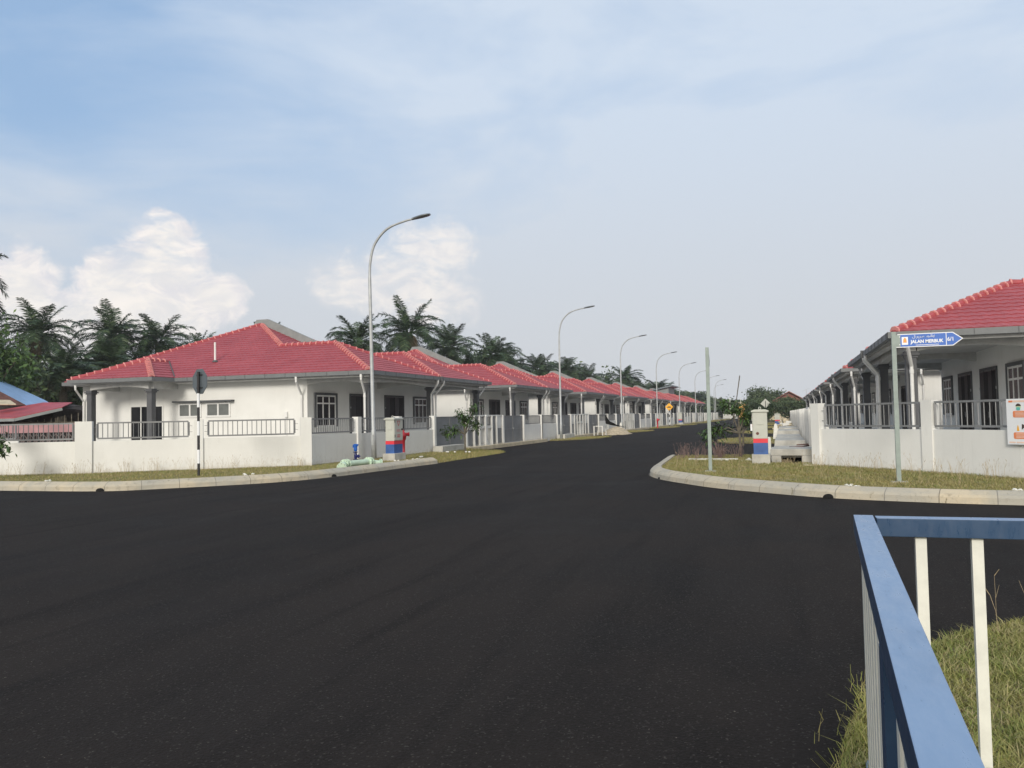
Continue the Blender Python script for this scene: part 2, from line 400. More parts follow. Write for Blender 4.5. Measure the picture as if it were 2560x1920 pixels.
KR = [(-4.15,30.3),(-3.95,27),(-3.72,23.7),(-3.22,21.95),(-2.34,20.45),(-1.56,19.35),(-.62,18.45),(.74,17.35),(2.3,16.72),(3.86,16.39),(8,15.9),(20,15.7),(60,15.6)]
def drain(parent, x, y, ang, r=.10):
    mb = MB(); pts = [(r*math.cos(t), -.02, max(0.0, .8*r*math.sin(t))) for t in np.linspace(0, math.pi, 12)]
    mb.prism([(a_, b_+.012, c_) for a_, b_, c_ in pts], (0,.10,0)); o = mb.build('drain_hole', M['dark'], parent); o.location = (x, y, .004); o.rotation_euler = (0,0,ang)
mb, inL = kerb(KL, 1); kl = struct(mb.build('left_kerb', M['kerbm']))
drain(kl, -16.86, 17.03, R(8)); drain(kl, -13.06, 22.25, R(72))
mb, inR = kerb(KR, 1); kr = struct(mb.build('right_kerb', M['kerbm']))
drain(kr, .74, 17.31, R(-24)); drain(kr, -3.20, 21.90, R(-65), .06)

WL = [(-15.8,25.1),(-21.56,21.06),(-24.4,20.0),(-60,18.6)]      # foot of the left corner wall
WR = [(.85,25.2),(3.29,22.52),(4.82,20.38),(8.4,15.9)]          # foot of the right corner wall
def inpoly(px, py, poly):
    n = len(poly); r = np.zeros(len(px), bool); j = n-1
    for i in range(n):
        xi, yi = poly[i]; xj, yj = poly[j]
        c = ((yi > py) != (yj > py)) & (px < (xj-xi)*(py-yi)/(yj-yi+1e-12)+xi); r ^= c; j = i
    return r
def blades(poly, dens, h, wd, seed, z=.0, bend=.5, clump=0, zf=None):
    rg = np.random.default_rng(seed); P = np.array(poly); mn = P.min(0); mx = P.max(0)
    n = int(dens*(mx-mn).prod()); x = rg.uniform(mn[0], mx[0], n); y = rg.uniform(mn[1], mx[1], n)
    if clump:
        k = max(4, int(n/clump)); cx = rg.uniform(mn[0], mx[0], k); cy = rg.uniform(mn[1], mx[1], k); ci = rg.integers(0, k, n)
        sel = rg.random(n) < .75; s_ = .16*rg.random(k)[ci]+.03
        x = np.where(sel, cx[ci]+rg.normal(0,1,n)*s_, x); y = np.where(sel, cy[ci]+rg.normal(0,1,n)*s_, y)
    ok = inpoly(x, y, [tuple(p) for p in poly]); x = x[ok]; y = y[ok]; n = len(x)
    a = rg.uniform(0, 2*np.pi, n); hh = h*(.35+rg.random(n)**1.6*1.0); ln = bend*hh*(.3+rg.random(n)*1.2)
    ww = wd*(.6+.8*rg.random(n)); b = a + rg.normal(0,.5,n)+np.pi/2
    dxw = np.cos(a)*ww/2; dyw = np.sin(a)*ww/2; lx = np.cos(b)*ln; ly = np.sin(b)*ln
    z0 = np.full(n, z) - .01 if zf is None else zf(x, y)-.01
    V = np.zeros((n,5,3))
    V[:,0] = np.stack([x-dxw, y-dyw, z0],1); V[:,1] = np.stack([x+dxw, y+dyw, z0],1)
    V[:,2] = np.stack([x+dxw*.8+lx*.35, y+dyw*.8+ly*.35, z0+hh*.62],1); V[:,3] = np.stack([x-dxw*.8+lx*.35, y-dyw*.8+ly*.35, z0+hh*.62],1)
    V[:,4] = np.stack([x+lx, y+ly, z0+hh],1)
    b0 = np.arange(n)*5
    T = np.concatenate([np.stack([b0,b0+1,b0+2],1), np.stack([b0,b0+2,b0+3],1), np.stack([b0+3,b0+2,b0+4],1)])
    return V.reshape(-1,3), T
def merge(parts):
    Vs = []; Fs = []; o = 0
    for V, F_ in parts: Vs.append(V); Fs.append(F_+o); o += len(V)
    return np.concatenate(Vs), np.concatenate(Fs)
ZV = .165
def verge(name, poly, thick=.2, z=ZV, m='grassbed'):
    mb = MB(); mb.prism([(x,y,z-thick) for x,y in poly], (0,0,thick)); return struct(mb.build(name, M[m]))
vl = [tuple(p) for p in inL if p[0] > -45] + [(-13.0,29.5),(-15.68,29.5),(-15.68,25.2)] + [WL[1],WL[2],(-45,19.2)]
vr = [tuple(p) for p in inR if p[0] < 10] + [(10,15.9),(4.95,20.4),(3.35,22.6),(.9,25.3),(.75,26.1),(-.5,26.1),(-.5,31),(-3.5,31)]
verge('left_verge', vl); verge('right_verge', vr)
strips = []
for k in range(1, 9):
    y = 54.2 + 22.2*(k-1)
    strips.append([(-15.62,y+1.4),(-15.0,y+1.7),(-13.6,y+3.6),(-13.0,y+6),(-12.85,y+9.4),(-13.4,y+9.9),(-15.3,y+7.2),(-15.62,y+7.0)])
for k in range(0, 9):
    y = 46.9 + 22.2*k
    strips.append([(-3.95,y+4.2),(-3.7,y+2.0),(-3.0,y+.5),(-2.2,y+.1),(-.45,y+.1),(-.45,y+9.5),(-2.6,y+9.5),(-3.7,y+7.5)])
TP = [(-12.62,29.2,-15.68,29.5),(-12.66,31,-15.68,31),(-12.7,34,-15.68,34),(-12.72,36.6,-15.68,36.6),(-12.95,38.2,-15.68,38.6),(-13.6,39.0,-15.68,39.6)]
mb = MB(); mb.add([q for a,b,c,d in TP for q in ((a,b,.012),(c,d,ZV if d < 36 else .10))], [(2*i,2*i+2,2*i+3,2*i+1) for i in range(5)]); struct(mb.build('sloping_verge', M['grassbed']))
tpoly = [(a,b) for a,b,c,d in TP]+[(c,d) for a,b,c,d in reversed(TP)]
mb = MB()
for q in strips: mb.prism([(x,y,-.1) for x,y in q], (0,0,.16))
struct(mb.build('driveway_verge', M['grassbed']))
gp = [blades(vl, 800, .055, .009, 1, ZV), blades(vr, 1500, .065, .0075, 2, ZV, bend=.9, clump=60)]
for i, q in enumerate(strips[:12]): gp.append(blades(q, 260 if i < 4 else 90, .09, .02, 10+i, .06))
gp.append(blades(tpoly, 700, .09, .012, 4, 0, zf=lambda x, y: .012+np.clip((-12.7-x)/3.0,0,1)*.12)); V_, F_ = merge(gp); struct(npmesh('verge_grass', V_, F_, M['grass']), 'stuff')
# taller dry seed stalks in front of the walls and along the kerb
def stalks(pts, h, seed, m, name, per=7, r=.0035):
    rg = random.Random(seed); mb = MB()
    for x, y, z in pts:
        for k in range(per):
            a = rg.uniform(0, 6.28); l = h*rg.uniform(.4, 1.1); s = rg.uniform(.1,.5)
            bx, by = x+rg.gauss(0,.05), y+rg.gauss(0,.05)
            p = [(bx,by,z),(bx+math.cos(a)*s*l*.4, by+math.sin(a)*s*l*.4, z+l*.6),(bx+math.cos(a)*s*l, by+math.sin(a)*s*l, z+l*.95)]
            mb.tube(p, [r, r*.8, r*.4], 3, False)
            if rg.random() < .6:
                q = Vector(p[2]); mb.tube([q, q+Vector((rg.uniform(-.03,.03),rg.uniform(-.03,.03),.05))], [r*2.0, r*.8], 3, False)
                q = Vector(p[1]); mb.tube([q, q+Vector((rg.uniform(-.09,.09),rg.uniform(-.09,.09),.1))], [r*.8, r*.5], 3, False)
    return struct(mb.build(name, M[m]), 'stuff')
pts = []
for k in range(46):
    t = rng.random(); a, b = (WL[0], WL[1]) if rng.random() < .7 else (WL[1], WL[2])
    pts.append((a[0]+(b[0]-a[0])*t+.1*rng.random()+.12, a[1]+(b[1]-a[1])*t-.25-.35*rng.random(), ZV))
for k in range(26):
    t = rng.random()**1.2; a, b = (WR[0], WR[1]) if rng.random() < .5 else (WR[1], WR[2])
    pts.append((a[0]+(b[0]-a[0])*t-.2-.3*rng.random(), a[1]+(b[1]-a[1])*t-.2-.3*rng.random(), ZV))
for k in range(12): pts.append((rng.uniform(-3.4, 3.5), 0, ZV)); x = pts[-1][0]; pts[-1] = (x, np.interp(x, [-3.3,-1.5,.7,4],[24,20.6,18.6,17.4])+rng.uniform(0,2.5), ZV)
stalks(pts, .42, 3, 'straw', 'dry_grass_stalks', 4, .0028)
pts = [(rng.uniform(-3.6,-2.0), rng.uniform(27.5,30.6), ZV) for _ in range(16)] + [(rng.uniform(-2.4,-1.4), rng.uniform(28.4,29.6), ZV) for _ in range(10)]
stalks(pts, .5, 5, 'twig', 'dry_weeds', 6, .005)

# near island of grass at the photographer's feet
NG = [(0.22,1.5),(.13,2.6),(0.16,3.9),(.24,4.6),(.40,5.3),(.68,6.1),(1.08,6.75),(1.6,7.3),(2.4,7.55),(5,7.7),(5,1.2)]
mb = MB(); NGi = [(x+.10,y) for x,y in NG]
xs = np.linspace(0,5,26); ys = np.linspace(1.2,7.7,34)
verge('near_verge', NGi, .1, .045, 'earth')
V_, F_ = merge([blades(NG, 9500, .045, .0065, 31, .045, 1.1, 50), blades(NG, 2400, .07, .0055, 32, .045, 1.4, 30)])
struct(npmesh('near_grass', V_, F_, M['grassn']), 'stuff')
pts = [(x+rng.normal()*.12, y+rng.normal()*.15, .04) for x, y in [(1.25,6.9),(1.75,7.1),(2.1,7.2),(2.6,5.5)]]
stalks(pts, .42, 8, 'straw', 'near_seed_stalks', 2, .0016)
pts = [(np.interp(y,[1.5,2.6,3.9,4.6,5.3],[.22,.13,.16,.24,.4])+rng.normal()*.03, y, .04) for y in rng.uniform(2.6,5.3,26)]
stalks(pts, .10, 9, 'grassn', 'creeping_grass_runners', 4, .0016)

# yards behind the walls
mb = MB(); mb.prism([(x,y,-.05) for x,y in [(-15.82,25.3),(-21.5,21.3),(-24.4,20.25),(-47,19.3),(-47,240),(-15.82,240)]], (0,0,.2))
mb.prism([(x,y,-.05) for x,y in [(.95,25.4),(3.4,22.7),(4.95,20.6),(30,18),(30,240),(.95,240)]], (0,0,.2))
struct(mb.build('yard_paving', M['yard']))

# ------------------------------------------------------------------ semi-detached houses
ZE = 4.05; SL = .432; HW = 8.35; SX = .085
def roof_face(mb, O, ud, vd, rise, v0, v1, rows, umin, umax, pu=.3):
    O = Vector(O); ud = Vector(ud); vd = Vector(vd)
    sl = math.hypot(1, rise); nrm = ud.cross(vd + Vector((0,0,rise))).normalized()
    if nrm.z < 0: nrm = -nrm
    for r in range(rows):
        a = v0+(v1-v0)*r/rows; b = v0+(v1-v0)*(r+1)/rows
        ua0, ua1, ub0, ub1 = umin(a), umax(a), umin(b), umax(b)
        lo, hi = min(ua0,ub0), max(ua1,ub1)
        if hi-lo < .05: continue
        n = max(2, int((hi-lo)/SX)); off = (r%2)*pu/2*0
        vs = []; k = n+1
        for lev in range(3):            # riser foot, bottom edge, top edge
            v = a if lev < 2 else b
            l0, l1 = (ua0,ua1) if lev < 2 else (ub0,ub1)
            for i in range(k):
                u = lo+(hi-lo)*i/n; u = min(max(u,l0),l1)
                h = .0 if lev == 0 else (.013*math.cos(2*math.pi*u/pu)+ (.036 if lev == 1 else .012))
                vs.append(O + ud*u + (vd+Vector((0,0,rise)))*v + nrm*h)
        fs = [(l*k+i, l*k+i+1, (l+1)*k+i+1, (l+1)*k+i) for l in range(2) for i in range(n)]
        if (ud.cross(vd)).z < 0: fs = [f[::-1] for f in fs]
        mb.add(vs, fs)
def caps(par, a, b, L0=.36):
    mb = MB()
    a = Vector(a); b = Vector(b); d = b-a; n = max(1, int(d.length/L0)); d = d/n; dn = d.normalized()
    for i in range(n):
        p = a+d*i; mb.cur = 0; z = Vector((0,0,.0))
        mb.tube([p+z, p+d*1.05+z], [.150,.112], 8)
        mb.cur = 1; mb.tube([p+z-dn*.028, p+z+dn*.028], [.166,.166], 8)
    return mb.build('ridge_cap', [M['cap'], M['mortar']], par)
def fascia(mb, a, b, h=.19, w=.15):
    mb.bar((a[0],a[1],ZE-h/2), (b[0],b[1],ZE-h/2), w, h)
def arch(mb, a, b, w, zt=3.86, zb=3.50, rise=.14, n=14):
    a = Vector(a); b = Vector(b); d = b-a; nrm = Vector((-d.y,d.x,0)).normalized()*w/2
    vs = []
    for i in range(n+1):
        t = i/n; p = a+d*t; zz = zb + rise*(1-(2*t-1)**2)*(1 if 0<i<n else 0)
        for s_ in (-1,1): vs += [(p.x+nrm.x*s_, p.y+nrm.y*s_, zz), (p.x+nrm.x*s_, p.y+nrm.y*s_, zt)]
    fs = []
    for i in range(n):
        o = i*4; q = o+4
        fs += [(o,q,q+1,o+1),(o+3,q+3,q+2,o+2),(o,o+2,q+2,q),(o+1,q+1,q+3,o+3)]
    fs += [(0,1,3,2),(n*4,n*4+2,n*4+3,n*4+1)]
    mb.add(vs, fs)
def make_house():
    t = thing('semi_detached_house', '', 'house', group='red-roofed houses along the street')
    # roof
    mb = MB()
    for s in (-1, 1):
        ud = (1,0,0); O = (0, s*HW, ZE); vd = (0,-s,0)
        roof_face(mb, O, ud, vd, SL, 0, 4.175, 12, lambda v: v, lambda v: 18.3-6.6/8.35*v)
        roof_face(mb, O, ud, vd, SL, 4.175, 8.35, 12, lambda v: 3.35+v, lambda v: 18.3-6.6/8.35*v)
        roof_face(mb, (0, 0, ZE), (0,s,0), (1,0,0), SL, 0, 4.175, 12, lambda v: v, lambda v: 8.35-v)
        roof_face(mb, (0, 0, ZE), (1,0,0), (0,s,0), SL, 0, 4.175, 12, lambda v: v, lambda v: 3.35+v)
        # side porch roof
        for (ex, wd, rn) in ((11.1, 1, 2.4), (16.3, -1, 2.8)):
            rz = 1.05/rn
            roof_face(mb, (ex, s*(HW+1.6), ZE+.004), (0,-s,0), (wd,0,0), rz, 0, rn, 7, (lambda v, rn=rn: v*2.4/rn), lambda v: 1.6+v*2.4/2.4)
        roof_face(mb, (11.1, s*(HW+1.6), ZE+.004), (1,0,0), (0,-s,0), SL, 0, 2.4, 7, lambda v: v, lambda v: 5.2-v*2.8/2.4)
    roof_face(mb, (3.35, 0, ZE), (0,1,0), (1,0,0), SL, 0, 4.175, 12, lambda v: -v, lambda v: v)
    roof_face(mb, (3.35, 0, ZE), (0,1,0), (1,0,0), SL, 4.175, 8.35, 12, lambda v: -(8.35-v), lambda v: 8.35-v)
    roof_face(mb, (18.3, 0, ZE), (0,1,0), (-1,0,0), 8.35*SL/6.6, 0, 6.6, 20, lambda v: -(8.35-v*8.35/6.6), lambda v: 8.35-v*8.35/6.6)
    roof = mb.build('roof', M['roof'], t)
    c = roof; AP = (11.7, 0, ZE+8.35*SL)
    for s in (-1, 1):
        re = (4.175, s*4.175, ZE+4.175*SL)
        caps(c, (.1, s*8.25, ZE+.03), re); caps(c, (.1, s*.08, ZE+.03), re)
        caps(c, re, (7.525, s*4.175, re[2])); caps(c, (7.525, s*4.175, re[2]), AP)
        caps(c, (18.2, s*8.22, ZE+.03), AP)
        pr = (13.5, s*(HW+1.6-2.4), ZE+1.05)
        caps(c, (11.2, s*(HW+1.5), ZE+.03), pr); caps(c, (16.2, s*(HW+1.5), ZE+.03), pr)
        caps(c, pr, (13.5, s*5.97, ZE+1.05))
    for s in (-1,1): fl = MB(); fl.tube([(11.12, s*8.3, ZE+.06), (13.45, s*6.0, ZE+1.1)], .03, 6); fl.build('valley_flashing', M['frame'], roof)
    p = MB(); pr = [(11.5,-.1,ZE+8.15*SL),(3.2,-.1,ZE-.1),(3.2,-.1,ZE+.34),(11.2,-.1,ZE+8.35*SL+.30),(12.0,-.1,ZE+8.35*SL+.30),(12.4,-.1,ZE+7.6*SL)]
    p.prism(pr, (0,.2,0)); p.build('party_wall_parapet', M['parapet'], t)
    # gutters and soffit
    gm = MB()
    for s in (-1,1):
        fascia(gm, (-.06, s*.02), (-.06, s*(HW+.07)))
        fascia(gm, (-.135, s*HW), (11.1, s*HW))
        fascia(gm, (11.1, s*(HW+.075)), (11.1, s*(HW+1.675)))
        fascia(gm, (11.175, s*(HW+1.6)), (16.375, s*(HW+1.6)))
        fascia(gm, (16.3, s*(HW+1.52)), (16.3, s*(HW+.075)))
        fascia(gm, (16.3, s*HW), (18.4, s*HW))
        fascia(gm, (18.35, 0), (18.35, s*(HW-.08)))
    jt = 0
    gm2 = gm; gm2.cur = 1
    for s in (-1,1):
        for i in range(1, 8): gm2.bar((-.143, s*(i*1.15), ZE-.18), (-.143, s*(i*1.15), ZE), .012, .02)
        for i in range(1, 15):
            if not 11.0 < i*1.15-.1 < 16.4: gm2.bar((i*1.15-.1, s*(HW+.08), ZE-.18), (i*1.15-.1, s*(HW+.08), ZE), .012, .02)
        gm2.bar((-.143, s*.03, ZE-.26), (-.143, s*.03, ZE+.03), .16, .05)
    gm2.build('gutter', [M['gutter'], M['frame']], roof)
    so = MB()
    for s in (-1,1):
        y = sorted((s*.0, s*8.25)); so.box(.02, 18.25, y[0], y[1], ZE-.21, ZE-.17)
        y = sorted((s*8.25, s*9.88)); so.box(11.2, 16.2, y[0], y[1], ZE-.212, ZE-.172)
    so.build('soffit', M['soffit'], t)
    # walls
    W = MB(); zb, zt = .12, 3.84; fx = 3.86
    W.box(fx, fx+.15, -7.5, 7.5, zb, zt); W.box(17.75, 17.9, -7.5, 7.5, zb, zt)
    for s in (-1,1):
        y = sorted((s*7.35, s*7.5)); W.box(fx+.15, 17.75, y[0], y[1], zb, zt)
        y = sorted((s*7.5, s*9.3)); W.box(16.0, 16.15, y[0], y[1], zb, zt) if False else None
    W.box(.0+.4, 3.86, -7.55, 7.55, zb, .42)       # porch floor plinth
    W.box(11.3, 16.1, -9.55, -7.5, zb, .42); W.box(11.3, 16.1, 7.5, 9.55, zb, .42)
    W.build('wall', M['wall'], t)
    B = MB(); cy = 7.4
    for s in (-1,1):
        a = MB
        arch(B, (.6, s*.125, 0), (.6, s*(cy-.125), 0), .25)
        arch(B, (.78, s*cy, 0), (3.86, s*cy, 0), .25, zt=3.86)
        arch(B, (11.75, s*9.3, 0), (15.45, s*9.3, 0), .25)
        arch(B, (11.7, s*7.5, 0), (11.7, s*9.25, 0), .25, rise=.0); arch(B, (15.5, s*7.5, 0), (15.5, s*9.25, 0), .25, rise=0)
        B.box(.45, .75, min(s*cy-.15,s*cy+.15), max(s*cy-.15,s*cy+.15), 3.5, 3.862)
    arch(B, (.78, 0, 0), (3.86, 0, 0), .25); B.box(.45, .75, -.15, .15, 3.5, 3.862)
    # stepped cornice under the gutters
    for s in (-1,1):
        y = sorted((s*7.98, s*8.2)); B.box(.10, 11.15, y[0], y[1], 3.76, 3.838)
    B.box(.12, .34, -7.98, 7.98, 3.76, 3.838)
    B.build('beam', M['beam'], t)
    for (x, y) in ((.6,-7.4),(.6,0),(.6,7.4),(11.7,-9.3),(15.5,-9.3),(11.7,9.3),(15.5,9.3)):
        c_ = MB(); c_.box(x-.15,x+.15,y-.15,y+.15,.40,3.36); c_.box(x-.19,x+.19,y-.19,y+.19,3.30,3.37); c_.box(x-.24,x+.24,y-.24,y+.24,3.37,3.43); c_.box(x-.19,x+.19,y-.19,y+.19,3.43,3.5)
        c_.build('column', M['column'], t)
    # front windows and doors (street side), mirrored about the party wall
    X = fx
    for s in (-1,1):
        y0, y1 = sorted((s*6.75, s*4.85))
        w_ = MB()
        for q in ((y0-.16,y0,1.40,3.14),(y1,y1+.16,1.40,3.14),(y0,y1,3.02,3.14)): w_.box(X-.07, X+.02, *q)
        win = w_.build('window', M['frame'], t)
        f_ = MB(); n = 4
        for i in range(n): yy = y0+.05+(y1-y0-.1)*i/(n-1); f_.box(X-.05, X-.004, yy-.035, yy+.035, 1.45, 3.02)
        for z in (1.45, 2.60, 2.98): f_.box(X-.046, X-.006, y0+.02, y1-.02, z-.035, z+.035)
        f_.box(X-.10, X-.004, y0-.02, y1+.02, 1.36, 1.41)
        f_.build('window_frame', M['white'], win)
        q = MB(); q.box(X-.03, X-.002, y0, y1, 1.42, 3.02); q.build('glass', M['glass'], win)
        d0, d1 = sorted((s*3.35, s*.75))
        d_ = MB()
        d_.box(X-.05, X+.01, d0, d0+.09, .42, 3.15); d_.box(X-.05, X+.01, d1-.09, d1, .42, 3.15); d_.box(X-.05, X+.01, d0+.09, d1-.09, 3.06, 3.15)
        dr = d_.build('door', M['frame'], t)
        q = MB()
        for k in range(4):
            a0 = d0+.09+(d1-d0-.18)*k/4; a1 = d0+.09+(d1-d0-.18)*(k+1)/4
            q.box(X-.035-.01*(k%2), X-.004, a0+.01, a1-.01, .44, 3.05)
            for j in range(5): q.box(X-.055, X-.034, a0+.04+j*(a1-a0-.08)/4-.008, a0+.04+j*(a1-a0-.08)/4+.008, .5, 3.0)
        q.build('door_leaf', M['door'], dr)
        q = MB(); q.box(X-.075, X-.05, (d0+d1)/2-.1, (d0+d1)/2-.06, 1.35, 1.55); q.build('door_handle', M['galv'], dr)
        for yy in (d0+.03, d1-.06): q = MB(); q.box(X-.075, X-.05, yy, yy+.03, 2.35, 2.45); q.build('door_catch', M['galv'], dr)
        # side wall: sliding door, two high windows, lintel hood, meter box
        Y = s*7.5; sg = s
        def yb(a, b): return sorted((Y+sg*a, Y+sg*b))
        f_ = MB(); a, b = yb(-.02,.05)
        for xx in (12.55, 13.25, 13.95, 14.62): f_.box(xx-.03, xx+.03, a, b, .44, 2.70)
        f_.box(12.58, 14.59, a, b, 2.64, 2.70)
        sdr = f_.build('sliding_door', M['white'], t)
        q = MB(); a, b = yb(-.01,.02); q.box(12.58, 14.59, a, b, .44, 2.64); q.build('glass', M['glass'], sdr)
        for (xa, xb) in ((10.15, 11.50), (8.38, 9.78)):
            f_ = MB(); a, b = yb(-.02,.05)
            for xx in (xa, (xa+xb)/2, xb): f_.box(xx-.045, xx+.045, a, b, 2.06, 2.72)
            for z in (2.06, 2.72): f_.box(xa-.045, xb+.045, a-.001, b+.001, z-.045, z+.045)
            wn = f_.build('window', M['white'], t)
            q = MB(); a, b = yb(-.01,.02); q.box(xa, xb, a, b, 2.06, 2.72); q.build('glass', M['obscure'], wn)
        f_ = MB(); a, b = yb(.0,.28); f_.box(8.1, 11.75, a, b, 2.80, 2.88); f_.build('window_hood', M['frame'], t)
        f_ = MB(); a, b = yb(.0,.12); f_.box(4.95, 5.12, a, b, 1.92, 2.20); c0 = Y+sg*.05; f_.tube([(5.03,c0,.45),(5.03,c0,1.93)], .02, 6); f_.build('meter_box', M['white'], t)
        # downpipes
        for pts in ([(.40,s*8.38,3.87),(.40,s*8.38,3.64),(.58,s*7.72,3.02),(.58,s*7.72,.42)],
                    [(3.92,s*8.38,3.87),(3.92,s*8.38,3.64),(4.12,s*7.6,3.02),(4.12,s*7.6,.15)],
                    [(17.5,s*8.38,3.87),(17.5,s*8.38,3.64),(17.74,s*7.6,3.02),(17.74,s*7.6,.15)],
                    [(-.08,s*.42,3.87),(-.08,s*.42,3.68),(.38,s*.30,3.08),(.38,s*.30,.42)]):
            d = MB(); d.tube(pts, .055, 10); d.lathe((pts[3][0],pts[3][1],pts[2][2]-.22), [(0,.067),(.12,.067)], 10)
            d.tube([pts[0], (pts[0][0],pts[0][1],pts[0][2]-.15)], .065, 10)
            d.build('downpipe', M['pipe'], t, smooth=False)
        v = MB(); v.tube([(10.2, s*6.3, ZE+.7), (10.2, s*6.3, ZE+1.95)], .055, 10); vp = v.build('vent_pipe', M['pipe'], t)
        v = MB(); v.lathe((10.2, s*6.3, ZE+.9), [(0,.16),(.08,.12),(.1,.07)], 10); v.build('flashing_collar', M['frame'], vp)
    return t
house = make_house()
first = True; DY = 22.2
for side, x0, cy0, rz in (('left', -18.48, 43.1, math.pi), ('right', 3.16, 35.75, 0)):
    for k in range(8):
        lab = f'{NTH[k]} red-roofed double house from the camera on the {side} side of the street'
        if k == 0: lab = ('red-roofed corner house with white vent pipe behind the striped post' if side == 'left' else 'red-roofed corner house on the right behind the blue street name sign')
        if first: house.location = (x0,cy0,0); house.rotation_euler = (0,0,rz); house['label'] = lab; first = False
        else: dup(house, (x0, cy0+DY*k, 0), rz, lab)

# ------------------------------------------------------------------ boundary walls with railings and gates
ZT, ZLW = 1.84, 1.20
def railing(mb, a, b, z0, z1, step=.15, inset=.0):
    a = Vector((a[0],a[1],0)); b = Vector((b[0],b[1],0)); d = b-a; L_ = d.length; u = d/L_
    z = Vector((0,0,1))
    mb.bar(a+z*z1, b+z*z1, .045, .05); mb.bar(a+z*z0, b+z*z0, .045, .05)
    mb.bar(a+z*(z0+.025), a+z*(z1-.025), .05); mb.bar(b+z*(z0+.025), b+z*(z1-.025), .05)
    n = max(1, round(L_/step))
    for i in range(1, n): p = a+u*(L_*i/n); mb.bar(p+z*(z0+.025), p+z*(z1-.025), .018)
    for p, q in ((a, a-u*.12),(b, b+u*.12)):
        for zz in (z0+.15, z1-.15): mb.bar(p+z*zz, q+z*zz, .014)
def wall_module(with_near=True):
    t = thing('boundary_wall', '', 'garden wall', group='front garden walls along the street')
    near, far = (-11.1 if with_near is True else -6.85), (11.1 if with_near != 'right' else 6.85)
    if with_near == 'right': near = -11.1; with_near = True
    lw = MB()
    if far > 7: lw.box(-.16,-.02, 7.2, far, 0, ZLW)
    if with_near: lw.box(-.16,-.02, near, -7.2, 0, ZLW)
    lw.box(-.14,-.03,-.94,-.12,0,.25); lw.box(-.14,-.03,.12,.94,0,.25)
    for s in (-1,1):
        for a in ((.12,.92),):
            y = sorted((s*a[0], s*a[1])); lw.box(-.16,-.0,y[0],y[1],1.12,1.24); lw.box(-.75,-.55,y[0],y[1],.0,1.15)
        y = sorted((s*1.9, s*2.84)); lw.box(-.5,-.03,y[0],y[1],1.22,1.80); lw.box(-.5,-.05,y[0],y[1],1.10,1.22)
        y = sorted((s*.12, s*3.06)); lw.box(-.18,.01,y[0],y[1],1.80,1.86)
    lw.build('low_wall', M['wall'], t)
    ps = [-7.05,-2.95,-1.82,-1.0,0,1.0,1.82,2.95,7.05] + ([far] if far > 7 else [])
    if with_near: ps = [near]+ps
    for y in ps:
        h = .11 if abs(y) > 2.9 else (.055 if y else .11)
        zt = ZT+.004 if abs(y) > 2.9 else ZT-.045
        p = MB(); p.box(-.22, .05, y-h, y+h, 0, zt); p.build('pillar', M['wall'], t)
    segs = ([(7.24, 10.92)] if far > 7 else []) + ([(-10.92,-7.24)] if with_near else [])
    for a, b in segs:
        r = MB(); railing(r, (-.09,a), (-.09,b), ZLW+.06, ZT-.07, .12); r.build('railing', M['rail'], t)
    for s in (-1,1):
        r = MB(); a, b = sorted((s*.22, s*.86)); railing(r, (-.06,a), (-.06,b), 1.30, 1.74, .10); r.build('meter_railing', M['rail'], t)
        d = MB(); a, b = sorted((s*1.07, s*1.75)); d.box(-.09,-.05,a,b,.26,1.78)
        d.cur = 0
        for k in range(18): d.box(-.05,-.025,a+.06,b-.06,.33+k*.045,.353+k*.045)
        d.build('louvred_door', M['gate'], t)
        d = MB(); a, b = sorted((s*1.9, s*2.84)); d.box(-.09,-.05,a,b,.24,1.10); d.build('bin_door', M['gate'], t)
        a, b = sorted((s*3.06, s*6.94)); m_ = (a+b)/2
        for q0, q1 in ((a+.02,m_-.015),(m_+.015,b-.02)):
            gt = MB(); gt.box(-.10,-.07,q0+.01,q1-.01,.22,1.78); gate = gt.build('gate', M['gate'], t); fr = MB()
            for zz in (.24, 1.0, 1.78): fr.box(-.07,-.05,q0+.04,q1-.04,zz-.02,zz+.02)
            for yy in (q0, q1-.04): fr.box(-.07,-.048,yy,yy+.04,.22,1.80)
            fr.build('gate_frame', M['rail'], gate)
        lk = MB(); lk.box(-.05,-.01,m_-.12,m_+.12,1.03,1.07); lk.box(-.05,.0,m_-.03,m_+.03,.97,1.04); lk.build('latch', M['galv'], gate)
    ap = MB(); ap.box(.055, .42, -3.6, 11.0, 0, .19); ap.box(-.3,.05,-3.0,3.0,0,.2) if False else None
    ap.build('apron', M['apron'], t)
    return t
wm = wall_module(True); wm0 = wall_module(False); wm1 = wall_module('right')
# left row: wall plane x=-15.75, mirrored (street is +x): rotation 0 keeps +x towards street
wm0.location = (-15.75, 43.1, 0); wm0['label'] = 'front garden wall with grey gates behind the small roadside tree'
wm.location = (-15.75, 43.1+DY, 0); wm['label'] = 'second stretch of front garden wall along the left side of the street'
for k in range(2, 8): dup(wm, (-15.75, 43.1+DY*k, 0), 0, f'{NTH[k]} stretch of front garden wall along the left side of the street')
wm1.location = (.87, 35.75, 0); wm1.rotation_euler = (0,0,math.pi); wm1['label'] = 'nearest stretch of front garden wall along the right side of the street'
for k in range(1, 8):
    dup(wm, (.87, 35.75+DY*k, 0), math.pi, NTH[k]+' stretch of front garden wall along the right side of the street')

